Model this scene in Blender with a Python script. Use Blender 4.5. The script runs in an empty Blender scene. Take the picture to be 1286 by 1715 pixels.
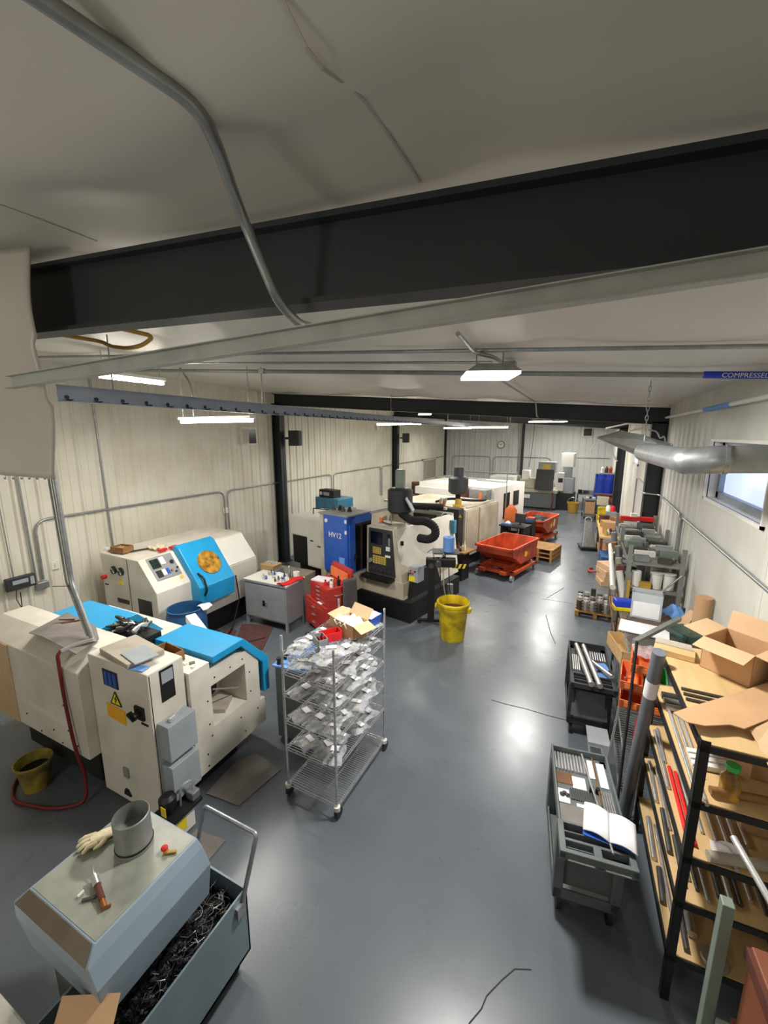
import bpy, bmesh, math, random
from mathutils import Vector, Matrix, Euler
R = math.radians
rnd = random.Random(7)
S = bpy.context.scene
COL = S.collection

# ---------------------------------------------------------------- camera, world, light, exposure
PITCH, YAW, FPX = 10.67, 25.639, 690.0
EYE = Vector((0, 0, 3.5))
cd = bpy.data.cameras.new('camera'); cam = bpy.data.objects.new('camera', cd); COL.objects.link(cam)
cam.location = EYE; cam.rotation_euler = (R(90 - PITCH), 0, R(YAW))
cd.sensor_fit = 'VERTICAL'; cd.sensor_height = 36; cd.lens = FPX / 1715 * 36; cd.clip_start = .05; cd.clip_end = 200
S.camera = cam
W = bpy.data.worlds.new('sky'); S.world = W; W.use_nodes = True
W.node_tree.nodes['Background'].inputs[0].default_value = (.62, .78, 1, 1)
W.node_tree.nodes['Background'].inputs[1].default_value = 1.6
S.view_settings.view_transform = 'Standard'; S.view_settings.look = 'None'
S.view_settings.gamma = 1; S.view_settings.use_curve_mapping = False
S.view_settings.exposure = 0.22
BAY_W, STRIP_W = 130.0, 46.0            # lamp powers (watts)
def lamp(name, loc, sx, sy, watts, color, rot=(0, 0, 0)):
    l = bpy.data.lights.new(name, 'AREA'); l.shape = 'RECTANGLE'; l.size = sx; l.size_y = sy
    l.energy = watts; l.color = color
    o = bpy.data.objects.new(name, l); o.location = loc; o.rotation_euler = rot; COL.objects.link(o); return o
BAYS = [(-.7, 3.32, 3.97), (-.87, 9.4, 3.79), (-.8, 15.0, 3.94), (-.75, 20.8, 3.96), (-4.4, 12.0, 4.12)]
for b in BAYS: lamp('high_bay_lamp', (b[0], b[1], b[2] - .06), .36, .36, BAY_W * (.4 if b[0] < -4 else 1), (1, .97, .92))
# strips: centre, half length vector
STRIPS = [((-4.5, 4.13, 3.7), (.61, 0)), ((-4.8, 3.25, 4.15), (0, .34)), ((-4.6, 10.5, 3.8), (.61, 0)), ((-2.95, 14.2, 3.75), (.61, 0)), ((-5.2, 18.5, 3.8), (.61, 0))]
for c, h in STRIPS: lamp('strip_lamp', (c[0], c[1], c[2] - .06), 2 * abs(h[0]) + .08, 2 * abs(h[1]) + .08, STRIP_W, (1, .95, .87))

GL = bpy.data.lights.new('fill_light', 'POINT'); GL.energy = 78; GL.color = (1, .95, .88); GL.shadow_soft_size = .3  # added fill without a fitting, unseen behind the camera, brightens the near ceiling
GLO = bpy.data.objects.new('fill_light', GL); GLO.location = (-2.6, -2.4, 3.0); COL.objects.link(GLO)
_rt = Vector((math.cos(R(YAW)), math.sin(R(YAW)), 0))
_fw = Vector((-math.sin(R(YAW)) * math.cos(R(PITCH)), math.cos(R(YAW)) * math.cos(R(PITCH)), -math.sin(R(PITCH))))
_up = _rt.cross(_fw)
def ray(u, v): return _rt * ((u - 643) / FPX) - _up * ((v - 857.5) / FPX) + _fw
def G(u, v, z=0.0): d = ray(u, v); return EYE + d * ((z - 3.5) / d.z)      # photo point -> point at height z
def AY(u, v, y): d = ray(u, v); return EYE + d * (y / d.y)                  # ... on the plane y
def AX(u, v, x): d = ray(u, v); return EYE + d * (x / d.x)                  # ... on the plane x

# ---------------------------------------------------------------- helpers
def lin(c): 
    c = c / 255.0
    return c / 12.92 if c <= .04045 else ((c + .055) / 1.055) ** 2.4
def rgb(r, g, b): return (lin(r), lin(g), lin(b), 1)
M = {}
def mat(name, col, rough=.5, metal=0.0, var=.12, scale=6.0, bump=0.0, bscale=40.0, emit=None, alpha=1.0, dirt=None, stretch=(1, 1, 1), trans=0.0, coat=0.0):
    m = bpy.data.materials.new(name); m.use_nodes = True; nt = m.node_tree; n = nt.nodes; p = n['Principled BSDF']
    p.inputs['Roughness'].default_value = rough; p.inputs['Metallic'].default_value = metal
    tc = n.new('ShaderNodeTexCoord'); mp = n.new('ShaderNodeMapping'); mp.inputs['Scale'].default_value = stretch
    nt.links.new(tc.outputs['Object'], mp.inputs[0])
    nz = n.new('ShaderNodeTexNoise'); nz.inputs['Scale'].default_value = scale; nz.inputs['Detail'].default_value = 5
    nt.links.new(mp.outputs[0], nz.inputs[0])
    mx = n.new('ShaderNodeMix'); mx.data_type = 'RGBA'
    c = rgb(*col); d = rgb(*dirt) if dirt else tuple(x * (1 - var * 2.2) for x in c[:3]) + (1,)
    rp = n.new('ShaderNodeValToRGB'); rp.color_ramp.elements[0].position = .32 if not dirt else .38; rp.color_ramp.elements[1].position = .62
    rp.color_ramp.elements[0].color = d; rp.color_ramp.elements[1].color = c
    nt.links.new(nz.outputs[0], rp.inputs[0]); nt.links.new(rp.outputs[0], p.inputs['Base Color'])
    n.remove(mx)
    if bump:
        nb = n.new('ShaderNodeTexNoise'); nb.inputs['Scale'].default_value = bscale; nb.inputs['Detail'].default_value = 4
        nt.links.new(mp.outputs[0], nb.inputs[0]); bp = n.new('ShaderNodeBump'); bp.inputs['Strength'].default_value = bump; bp.inputs['Distance'].default_value = .01
        nt.links.new(nb.outputs[0], bp.inputs['Height']); nt.links.new(bp.outputs[0], p.inputs['Normal'])
    if emit: p.inputs['Emission Color'].default_value = rgb(*emit[0]); p.inputs['Emission Strength'].default_value = emit[1]
    if alpha < 1: p.inputs['Alpha'].default_value = alpha
    if trans: p.inputs['Transmission Weight'].default_value = trans
    if coat: p.inputs['Coat Weight'].default_value = coat
    M[name] = m; return m

mat('apron_grey', (84, 78, 77), .85, var=.1)
mat('wallpaint', (222, 219, 206), .55, var=.04, scale=1.5, dirt=(212, 207, 191))
mat('wallpaint_right', (210, 209, 201), .55, var=.04, scale=1.3, dirt=(196, 194, 184))
mat('wallpaint_back', (214, 216, 212), .55, var=.04, scale=1.3)
mat('ceilingvinyl', (222, 218, 208), .42, var=.03, scale=1.2, bump=.25, bscale=3)
mat('vinyl', (196, 190, 180), .4, var=.05, scale=2, bump=.3, bscale=6)
mat('channelgrey', (184, 186, 181), .5, .25, var=.08, scale=10)
mat('plategrey', (112, 116, 124), .4, .3, var=.15, scale=4)
mat('darksteel', (38, 42, 47), .5, var=.1, scale=3)
mat('galv', (168, 172, 174), .38, .75, var=.1, scale=14)
mat('galvdull', (150, 153, 150), .5, .45, var=.1, scale=10)
mat('railgrey', (150, 160, 175), .45, .2, var=.06)
mat('chrome', (222, 222, 224), .22, .72, var=.05)
mat('steelbar', (208, 206, 203), .28, .72, var=.1, scale=20)
mat('darkbar', (98, 96, 93), .38, .6, var=.15)
mat('white', (228, 226, 218), .45, var=.03, scale=3)
mat('machinewhite', (222, 217, 205), .42, var=.05, scale=2.2, dirt=(205, 199, 186))
mat('beige', (196, 188, 168), .45, var=.07, scale=2, dirt=(170, 162, 142))
mat('shadedyellow', (158, 142, 52), .6, var=.2, scale=7, dirt=(96, 84, 44))  # dirty yellow, darkened further to carry the shade under the lathe
mat('tansheet', (208, 178, 138), .45, var=.05)
mat('drab', (112, 101, 84), .5, var=.12, scale=5)
mat('cyan', (28, 152, 208), .35, var=.05, scale=3)
mat('cyandark', (16, 66, 110), .4, var=.1)
mat('blue', (42, 88, 178), .35, var=.06)
mat('brightblue', (20, 60, 190), .5, var=.08)
mat('drumblue', (40, 88, 140), .45, var=.14, scale=4)
mat('teal', (66, 128, 158), .45, var=.1)
mat('black', (22, 22, 23), .5, var=.15)
mat('blackplastic', (46, 48, 52), .55, var=.12, scale=10)
mat('blackgloss', (12, 13, 15), .15, var=.1)
mat('cartgrey', (98, 105, 105), .55, var=.1, scale=8)
mat('rubber', (30, 29, 28), .8, var=.2)
mat('matgrey', (128, 122, 116), .75, var=.12, scale=5)
mat('matred', (92, 58, 54), .85, var=.15, scale=9, bump=.3)
mat('cabgrey', (140, 143, 145), .45, var=.06)
mat('boxgrey', (158, 166, 172), .45, var=.05)
mat('chipgrey', (138, 156, 172), .42, var=.07, scale=2.5)
mat('chiptop', (160, 162, 152), .35, var=.14, scale=3.5, dirt=(128, 132, 120))
mat('chipdark', (80, 88, 84), .5, var=.1)
mat('binblue', (118, 136, 146), .42, var=.08, scale=3)
mat('red', (184, 56, 46), .38, var=.07, scale=4)
mat('brightred', (214, 24, 30), .6, var=.08)
mat('orange', (208, 84, 46), .42, var=.1, scale=4, dirt=(164, 64, 38))
mat('binorange', (238, 128, 72), .5, var=.08)
mat('green', (64, 182, 92), .5, var=.08)
mat('yellow', (226, 200, 22), .45, var=.08, scale=5, dirt=(168, 140, 24))
mat('sticker', (238, 176, 40), .5, var=.04)
mat('stickeryellow', (240, 215, 50), .5, var=.03)
mat('cardboard', (192, 152, 112), .8, var=.05, scale=4)
mat('cardpale', (206, 170, 132), .8, var=.04, scale=4)
mat('paper', (235, 235, 238), .7, var=.02)
mat('wood', (204, 172, 122), .6, var=.07, scale=3, stretch=(6, .8, 6))
mat('wooddark', (150, 108, 62), .7, var=.15, scale=4, stretch=(5, 1, 5))
mat('pallet', (176, 132, 78), .8, var=.15, scale=5)
mat('rust', (104, 56, 44), .7, var=.2)
mat('papertowel', (112, 160, 226), .8, var=.05)
mat('screen', (40, 58, 50), .15, var=.3, scale=30)
mat('amber', (196, 148, 62), .12, var=.35, scale=9)
mat('keys', (196, 172, 84), .5, var=.1)
mat('plastic', (206, 210, 214), .12, var=.25, scale=18, bump=1.0, bscale=45, alpha=.5)
mat('parts', (150, 146, 142), .3, .8, var=.35, scale=60, bump=.8, bscale=90)
mat('acrylic', (225, 232, 236), .08, var=.03, alpha=.35)
mat('chips', (40, 40, 44), .35, .8, var=.4, scale=50, bump=1, bscale=60)
mat('hose', (112, 24, 26), .5, var=.1)
mat('skin_glove', (222, 210, 176), .8, var=.08, scale=18, bump=.3)
mat('pvc', (112, 116, 124), .45, var=.08, scale=7)
mat('ochre', (190, 150, 60), .6, var=.1)
mat('lampglow', (255, 250, 240), .5, var=0, emit=((255, 246, 232), 9))
mat('tubeglow', (255, 250, 240), .5, var=0, emit=((255, 244, 226), 26))
mat('dayglow', (220, 230, 255), .3, var=0, emit=((196, 214, 255), .8))
mat('copper', (176, 112, 60), .4, .6, var=.15)
mat('coolant', (60, 90, 80), .3, var=.3)
mat('plywood', (205, 170, 118), .65, var=.08, scale=3, stretch=(1, 6, 6))
mat('tangrey', (176, 168, 152), .6, var=.1)
mat('brownbox', (132, 74, 46), .6, var=.12)
mat('greengrey', (128, 140, 130), .35, var=.12, scale=3)
mat('crack', (42, 44, 46), .8, var=.1)

def floor_mat():
    m = bpy.data.materials.new('epoxy'); m.use_nodes = True; nt = m.node_tree; n = nt.nodes; p = n['Principled BSDF']
    tc = n.new('ShaderNodeTexCoord')
    a = n.new('ShaderNodeTexNoise'); a.inputs['Scale'].default_value = .5; a.inputs['Detail'].default_value = 3
    r = n.new('ShaderNodeValToRGB'); r.color_ramp.elements[0].color = rgb(86, 93, 100); r.color_ramp.elements[1].color = rgb(102, 109, 116)
    r.color_ramp.elements[0].position = .25; r.color_ramp.elements[1].position = .75
    b = n.new('ShaderNodeTexNoise'); b.inputs['Scale'].default_value = 2.2; b.inputs['Detail'].default_value = 8
    q = n.new('ShaderNodeMapRange'); q.inputs['From Min'].default_value = .1; q.inputs['From Max'].default_value = .9; q.inputs['To Min'].default_value = .22; q.inputs['To Max'].default_value = .36
    bp = n.new('ShaderNodeBump'); bp.inputs['Strength'].default_value = .06; bp.inputs['Distance'].default_value = .02
    L = nt.links.new
    L(tc.outputs['Object'], a.inputs[0]); L(tc.outputs['Object'], b.inputs[0]); L(a.outputs[0], r.inputs[0]); L(r.outputs[0], p.inputs['Base Color'])
    L(b.outputs[0], q.inputs[0]); L(q.outputs[0], p.inputs['Roughness']); L(b.outputs[0], bp.inputs['Height']); L(bp.outputs[0], p.inputs['Normal'])
    p.inputs['Specular IOR Level'].default_value = .55
    M['epoxy'] = m
floor_mat()

XF = {}                                   # world matrix of things and parts
class MB:
    def __init__(s): s.v = []; s.f = []
    def add(s, vs, fs):
        k = len(s.v); s.v += [Vector(p) for p in vs]; s.f += [tuple(i + k for i in f) for f in fs]; return s
    def box(s, x0, x1, y0, y1, z0, z1):
        return s.add([(x0, y0, z0), (x1, y0, z0), (x1, y1, z0), (x0, y1, z0), (x0, y0, z1), (x1, y0, z1), (x1, y1, z1), (x0, y1, z1)],
                     [(0, 3, 2, 1), (4, 5, 6, 7), (0, 1, 5, 4), (1, 2, 6, 5), (2, 3, 7, 6), (3, 0, 4, 7)])
    def obox(s, c, sz, rz=0, rx=0, ry=0):
        m = Euler((rx, ry, rz)).to_matrix(); k = MB().box(-sz[0] / 2, sz[0] / 2, -sz[1] / 2, sz[1] / 2, -sz[2] / 2, sz[2] / 2)
        return s.add([m @ p + Vector(c) for p in k.v], k.f)
    def tube(s, pts, r, n=8, closed=False, rr=None):
        pts = [Vector(p) for p in pts]; L = len(pts); rings = []; pu = None
        for i, p in enumerate(pts):
            a = pts[i - 1] if (i > 0 or closed) else p; b = pts[(i + 1) % L] if (i < L - 1 or closed) else p
            t = (b - a).normalized()
            if pu is None: pu = t.orthogonal().normalized()
            u = (pu - t * pu.dot(t))
            u = u.normalized() if u.length > 1e-6 else t.orthogonal().normalized()
            pu = u; w = t.cross(u); q = rr[i] if rr else r
            rings.append([p + (u * math.cos(2 * math.pi * j / n) + w * math.sin(2 * math.pi * j / n)) * q for j in range(n)])
        return s.rings(rings, closed)
    def rings(s, rings, closed=False, caps=True):
        n = len(rings[0]); L = len(rings); vs = [p for r in rings for p in r]; fs = []
        for i in range(L if closed else L - 1):
            k = (i + 1) % L
            for j in range(n): fs.append((i * n + j, i * n + (j + 1) % n, k * n + (j + 1) % n, k * n + j))
        if caps and not closed: fs += [tuple(range(n))[::-1], tuple((L - 1) * n + j for j in range(n))]
        return s.add(vs, fs)
    def cyl(s, a, b, r, r2=None, n=16): return s.tube([a, b], r, n, rr=[r, r if r2 is None else r2])
    def prism(s, poly, ax, a, b):
        f = {'x': lambda p, t: (t, p[0], p[1]), 'y': lambda p, t: (p[0], t, p[1]), 'z': lambda p, t: (p[0], p[1], t)}[ax]
        return s.rings([[f(p, a) for p in poly], [f(p, b) for p in poly]])
    def lathe(s, prof, c=(0, 0, 0), n=24, caps=True):
        c = Vector(c)
        return s.rings([[c + Vector((r * math.cos(2 * math.pi * j / n), r * math.sin(2 * math.pi * j / n), z)) for j in range(n)] for r, z in prof], caps=caps)
    def grid(s, fn, nu, nv):
        return s.add([fn(i / nu, j / nv) for i in range(nu + 1) for j in range(nv + 1)],
                     [(i * (nv + 1) + j, (i + 1) * (nv + 1) + j, (i + 1) * (nv + 1) + j + 1, i * (nv + 1) + j + 1) for i in range(nu) for j in range(nv)])
    def ball(s, c, r, n=10, sc=(1, 1, 1)):
        c = Vector(c); rings = []
        for i in range(1, n):
            a = math.pi * i / n
            rings.append([c + Vector((math.sin(a) * math.cos(2 * math.pi * j / (2 * n)) * r * sc[0], math.sin(a) * math.sin(2 * math.pi * j / (2 * n)) * r * sc[1], math.cos(a) * r * sc[2])) for j in range(2 * n)])
        return s.rings(rings)
    def sphereish(s, *a, **k): return s.ball(*a, **k)
    def move(s, d): 
        for p in s.v: p += Vector(d)
        return s
    def build(s, name, m, parent=None, world=False, bevel=0, smooth=None, solid=0, label=None):
        me = bpy.data.meshes.new(name); inv = XF[parent].inverted() if (parent is not None and world) else Matrix()
        me.from_pydata([inv @ p for p in s.v], [], s.f)
        b = bmesh.new(); b.from_mesh(me); bmesh.ops.recalc_face_normals(b, faces=b.faces); b.to_mesh(me); b.free()
        me.materials.append(M[m])
        o = bpy.data.objects.new(name, me); COL.objects.link(o)
        if parent is not None: o.parent = parent
        XF[o] = XF[parent].copy() if parent is not None else Matrix()
        if smooth is not None:
            for p in me.polygons: p.use_smooth = True
            me.set_sharp_from_angle(angle=R(smooth))
        if solid: md = o.modifiers.new('solid', 'SOLIDIFY'); md.thickness = solid; md.offset = 0
        if bevel: md = o.modifiers.new('bevel', 'BEVEL'); md.width = bevel; md.segments = 2; md.limit_method = 'ANGLE'; md.angle_limit = R(35)
        if label: o['label'] = label
        return o
def tag(o, label, cat, group=None):
    o['label'] = label; o['category'] = cat
    if group: o['group'] = group
    return o
def thing(name, label, cat, loc=(0, 0, 0), rz=0, group=None):
    o = bpy.data.objects.new(name, None); COL.objects.link(o); o.location = loc; o.rotation_euler = (0, 0, rz); o.empty_display_size = .1
    XF[o] = Matrix.Translation(Vector(loc)) @ Matrix.Rotation(rz, 4, 'Z')
    return tag(o, label, cat, group)
def one(mb, name, m, label, cat, loc=None, rz=0, group=None, **k):          # a thing that is a single mesh; origin at loc
    o = mb.build(name, m, **k)
    if loc is not None: o.location = loc; o.rotation_euler = (0, 0, rz); XF[o] = Matrix.Translation(Vector(loc)) @ Matrix.Rotation(rz, 4, 'Z')
    return tag(o, label, cat, group)
def onew(mb, name, m, label, cat, group=None, **k):                        # world-coordinate version: origin moved to the mesh's base
    lo = [min(p[i] for p in mb.v) for i in range(3)]; hi = [max(p[i] for p in mb.v) for i in range(3)]
    c = Vector(((lo[0] + hi[0]) / 2, (lo[1] + hi[1]) / 2, lo[2])); mb.v = [p - c for p in mb.v]
    return one(mb, name, m, label, cat, c, 0, group, **k)
def struct(mb, name, m, parent=None, **k):
    o = mb.build(name, m, parent, **k)
    if parent is None: o['kind'] = 'structure'
    return o
def dup(o, loc, rz=0, label=None, group=None, parent=None):
    c = o.copy(); COL.objects.link(c)
    if parent is None: c.location = loc; c.rotation_euler = (0, 0, rz)
    else: c.parent = parent
    if label: c['label'] = label
    if group: c['group'] = group
    for ch in list(o.children): dup(ch, None, parent=c)
    return c
def text(body, size, name, m, parent, loc, rot, depth=.002):
    cu = bpy.data.curves.new(name, 'FONT'); cu.body = body; cu.size = size; cu.extrude = depth; cu.align_x = 'CENTER'; cu.align_y = 'CENTER'
    t = bpy.data.objects.new(name, cu); COL.objects.link(t); bpy.context.view_layer.update()
    me = bpy.data.meshes.new_from_object(t.evaluated_get(bpy.context.evaluated_depsgraph_get())); bpy.data.objects.remove(t)
    me.materials.clear(); me.materials.append(M[m]); o = bpy.data.objects.new(name, me); COL.objects.link(o)
    if parent is not None: o.parent = parent
    o.location = loc; o.rotation_euler = rot; return o
def arc(c, r, a0, a1, n, ax='z'):
    o = []
    for i in range(n + 1):
        a = a0 + (a1 - a0) * i / n; x, y = r * math.cos(a), r * math.sin(a)
        o.append(Vector(c) + Vector({'z': (x, y, 0), 'x': (0, x, y), 'y': (x, 0, y)}[ax]))
    return o
def fillet(pts, r, n=5):                       # round the corners of a polyline
    pts = [Vector(p) for p in pts]; o = [pts[0]]
    for i in range(1, len(pts) - 1):
        a, b, c = pts[i - 1], pts[i], pts[i + 1]; d1 = (a - b); d2 = (c - b); q = min(r, d1.length * .45, d2.length * .45)
        p0 = b + d1.normalized() * q; p2 = b + d2.normalized() * q
        for k in range(n + 1):
            t = k / n; o.append(p0 * (1 - t) ** 2 + b * 2 * t * (1 - t) + p2 * t * t)
    return o + [pts[-1]]

# ---------------------------------------------------------------- the room
XL, XR, YB, YF = -7.5, 1.33, 24.0, -4.0
def roofz(x): return 3.98 + .068 * (XR - x)
struct(MB().box(XL - .2, XR + .2, YF - .2, YB + .2, -.2, 0), 'floor', 'epoxy')
def ribs(y0, y1, pitch, w, d):
    pts = []; y = y0
    while y < y1 - pitch * .5:
        pts += [(y, 0), (y + w * .3, d), (y + w * .7, d), (y + w, 0), (y + w + (pitch - w) * .48, 0), (y + w + (pitch - w) * .5, d * .35), (y + w + (pitch - w) * .52, 0)]; y += pitch
    return pts + [(y1, 0)]
def ribwall(name, m, pts, place, zb, hole=None):
    mb = MB()
    for (a, da), (b, db) in zip(pts, pts[1:]):
        for z0, z1 in zip(zb, zb[1:]):
            if hole and z0 >= hole[2] - .01 and z1 <= hole[3] + .01 and a >= hole[0] - .02 and b <= hole[1] + .02: continue
            k = len(mb.v); mb.add([place(a, da, z0), place(b, db, z0), place(b, db, z1), place(a, da, z1)], [(0, 1, 2, 3)])
    return struct(mb, name, m, solid=.01)
ribwall('wall_left', 'wallpaint', ribs(YF, YB, .305, .075, .028), lambda y, d, z: (XL + d, y, z), [0, 5])
WIN = (4.15, 5.9, 2.79, 3.42)
pts = ribs(YF, WIN[0], .3018, .12, .026)[:-1] + [(WIN[0], 0)] + [(WIN[1], 0)] + ribs(WIN[1] + .05, 13.0, .3018, .12, .026)[:-1] + [(13.0, 0), (13.9, 0)] + ribs(13.95, YB, .3018, .12, .026)
ribwall('wall_right', 'wallpaint_right', pts, lambda y, d, z: (XR - d, y, z), [0, WIN[2], WIN[3], 4.4], WIN)
ribwall('wall_back', 'wallpaint_back', ribs(XL, XR, .3, .1, .02), lambda x, d, z: (x, YB - d, z), [0, 5])
struct(MB().box(XL, XR, YF - .1, YF, 0, 5), 'wall_front', 'wallpaint')
def ceil(u, v):
    x = XL - .05 + u * (XR - XL + .1); y = YF + v * (YB - YF)
    sag = .045 * abs(math.sin(math.pi * (x - XR) / 1.55)) ** .6
    fold = .05 * math.exp(-((y - .62) / .1) ** 2) + .04 * math.exp(-((y - 8.2) / .12) ** 2)
    rip = .006 * math.sin(x * 9 + math.sin(y * 5) * 2) * math.exp(-abs(y - .75) / .35)
    return (x, y, roofz(x) + .045 - sag - fold - rip)
struct(MB().grid(ceil, 120, 240), 'ceiling', 'ceilingvinyl', smooth=60)
for k, x in enumerate((-.42, -1.72, -3.0)):
    mb = MB()
    for i in range(60):
        ya, yb_ = -1.5 + i * .043, -1.5 + (i + 1) * .043
        def cz_(x_, y_): return ceil((x_ - XL + .05) / (XR - XL + .1), (y_ - YF) / (YB - YF))[2] - .002
        mb.add([(x - .003, ya, cz_(x, ya)), (x + .003, ya, cz_(x, ya)), (x + .003, yb_, cz_(x, yb_)), (x - .003, yb_, cz_(x, yb_))], [(0, 1, 2, 3)])
    struct(mb, 'ceiling_seam', 'vinyl', solid=.002)
def ibeam(y, name, x0=XL + .05, x1=XR - .02, dep=.29, w=.17, tz=.03, dep1=None):
    mb = MB(); L = [Vector((x0, y, roofz(x0) - tz)), Vector((x1, y, roofz(x1) - tz))]
    dep1 = dep1 or dep
    def bar(y0, y1, d0, d1, e0=None, e1=None):
        e0 = d0 if e0 is None else e0; e1 = d1 if e1 is None else e1
        mb.add([L[0] + Vector((0, y0, -d0)), L[1] + Vector((0, y0, -e0)), L[1] + Vector((0, y1, -e0)), L[0] + Vector((0, y1, -d0)),
                L[0] + Vector((0, y0, -d1)), L[1] + Vector((0, y0, -e1)), L[1] + Vector((0, y1, -e1)), L[0] + Vector((0, y1, -d1))],
               [(0, 1, 2, 3), (7, 6, 5, 4), (0, 4, 5, 1), (1, 5, 6, 2), (2, 6, 7, 3), (3, 7, 4, 0)])
    bar(-w / 2, w / 2, 0, .015); bar(-.008, .008, .01, dep - .01, .01, dep1 - .01); bar(-w / 2, w / 2, dep - .015, dep, dep1 - .015, dep1)
    return struct(mb, name, 'darksteel')
ibeam(1.08, 'trim_1', x0=-2.6, dep=.275, w=.085, dep1=.172); ibeam(8.85, 'trim_2'); ibeam(16.5, 'trim_3')
def column(x0, x1, y, top):
    mb = MB().box(x0, x0 + .014, y - .1, y + .1, 0, top).box(x1 - .014, x1, y - .1, y + .1, 0, top).box(x0, x1, y - .008, y + .008, 0, top).box(x0 - .05, x1 + .05, y - .14, y + .14, 0, .02)
    return mb
struct(column(XL + .02, XL + .27, 8.85, 4.3), 'trim_4', 'darksteel'); struct(column(XL + .02, XL + .27, 16.5, 4.3), 'trim_5', 'darksteel')
struct(column(XR - .28, XR - .03, 8.85, 3.72), 'trim_6', 'darksteel'); struct(column(XR - .28, XR - .03, 16.5, 3.72), 'trim_7', 'darksteel')
struct(MB().box(XL + .03, XL + .13, YB - .2, YB - .03, 0, 4.5), 'trim_8', 'darksteel')
struct(MB().box(-3.1, -2.98, YB - .2, YB - .03, 0, 4.25), 'trim_9', 'darksteel')
struct(MB().box(XR - .06, XR - .005, 15.6, 15.95, 0, 3.9), 'trim_10', 'white')
for k, p in enumerate([[(822, 1172), (850, 1180), (880, 1187), (920, 1199), (956, 1208)], [(908, 1003), (930, 1006), (960, 1011)], [(785, 1715), (806, 1690), (815, 1668), (842, 1640), (862, 1623), (890, 1624)], [(914, 1030), (922, 1060), (930, 1078)], [(915, 1002), (932, 992), (945, 984)]]):
    mb = MB(); P = [G(u, v, .0008) for u, v in p]
    for a, b in zip(P, P[1:]):
        d = (b - a).normalized().cross(Vector((0, 0, 1))) * (.006 if k != 2 else .004); mb.add([a - d, b - d, b + d, a + d], [(0, 1, 2, 3)])
    struct(mb, 'floor_crack', 'crack', solid=.001)
# windows
w1 = struct(MB().box(XR + .14, XR + .15, 4.1, 5.95, 2.75, 3.45), 'window_1', 'dayglow')
fr = MB()
y0, y1, z0, z1 = WIN
fr.box(XR + .08, XR + .13, y1 - .08, y1, z0, z1).box(XR + .08, XR + .13, y0, y0 + .05, z0, z1).box(XR + .08, XR + .13, y0, y1, z0, z0 + .07).box(XR + .08, XR + .13, y0, y1, z1 - .06, z1)
struct(fr, 'window_frame', 'railgrey', w1, world=True, label='grey metal window frame')
struct(MB().box(XR - .03, XR + .16, y0 - .03, y0, z0 - .03, z1).box(XR - .03, XR + .16, y1, y1 + .03, z0 - .03, z1).box(XR - .03, XR + .16, y0 - .03, y1 + .03, z0 - .03, z0).box(XR - .03, XR + .16, y0 - .03, y1 + .03, z1, z1 + .03), 'window_reveal', 'white', w1, world=True)
w2 = struct(MB().box(XR - .015, XR - .005, 12.6, 13.5, 2.72, 3.0), 'window_2', 'dayglow')
struct(MB().box(XR - .04, XR, 12.52, 12.62, 2.68, 3.06).box(XR - .04, XR, 13.5, 13.6, 2.68, 3.06).box(XR - .04, XR, 12.52, 13.6, 2.68, 2.74).box(XR - .04, XR, 12.52, 13.6, 2.99, 3.06), 'window_frame', 'white', w2)
w3 = struct(MB().box(XL + .03, XL + .045, 20.2, 22.3, 1.15, 2.15), 'window_3', 'tangrey')
struct(MB().box(XL + .02, XL + .07, 20.1, 20.2, 1.05, 2.25).box(XL + .02, XL + .07, 22.3, 22.4, 1.05, 2.25).box(XL + .02, XL + .07, 20.1, 22.4, 1.05, 1.15).box(XL + .02, XL + .07, 20.1, 22.4, 2.15, 2.25), 'window_frame', 'white', w3)

# hanging vinyl sheet by the near beam
def sheet(u, v):
    x = -3.3 + u * 1.37; z = 3.32 + v * (4.19 - 3.32); x += (v - .5) * .02 * u + (.03 if .35 < v < .62 else 0) * -u
    y = .93 + .04 * math.sin(z * 9 + x * 3) * (1 - u * .6) + .03 * math.sin((z * 2.2 + x) * 7) * (1 - v) * (1 - u) + .02 * math.sin(x * 6) - .03 * math.exp(-((u - .75) / .1) ** 2 - ((v - .2) / .15) ** 2)
    return (x, y, z + .04 * (1 - u))
onew(MB().grid(sheet, 40, 30), 'vinyl_sheet', 'vinyl', 'loose white vinyl insulation sheet hanging at the left end of the near dark beam', 'sheet', solid=.006, smooth=60)
# ceiling conduit and channel near the camera
cz = 4.09
near = [AY(20, -40, .42), AY(100, 5, .47)]
P = [Vector((-.74, .2, 4.13)), Vector((-.735, .66, 4.1)), Vector((-.80, .84, 3.95)), Vector((-.80, .92, 3.79)), Vector((-.8, 1.3, 3.76)), Vector((-.8, 1.9, 3.9))]
P = [G(70, 0, 4.09), G(330, 175, 4.08), AY(362, 240, .72), AY(400, 350, .86), AY(465, 505, .96), AY(500, 543, 1.04), AY(525, 549, 1.2)]
P[0] = P[0] + (P[0] - P[1]) * .8
onew(MB().tube(fillet(P, .06), .0135, 12), 'ceiling_conduit', 'galv', 'thick metal conduit bending down over the near dark beam', 'conduit', smooth=50)
a = EYE + ray(20, 641) * 1.60; b = EYE + ray(1286, 441) * .74; b = b + (b - a) * .12
d = (b - a).normalized(); n = d.cross(Vector((0, 0, 1))).normalized()
def chan(o, w, h): return [o + n * w + Vector((0, 0, h))]
mb = MB()
def strip(p0, p1, t):
    e = Vector(t); mb.rings([[a + p0, a + p1, a + p1 + e, a + p0 + e], [b + p0, b + p1, b + p1 + e, b + p0 + e]])
up = Vector((0, 0, 1))
strip(up * -.024, up * .024, n * -.003); strip(up * -.024, up * -.024 + n * .03, up * .003); strip(up * .021, up * .021 + n * .02, up * .003)
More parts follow.
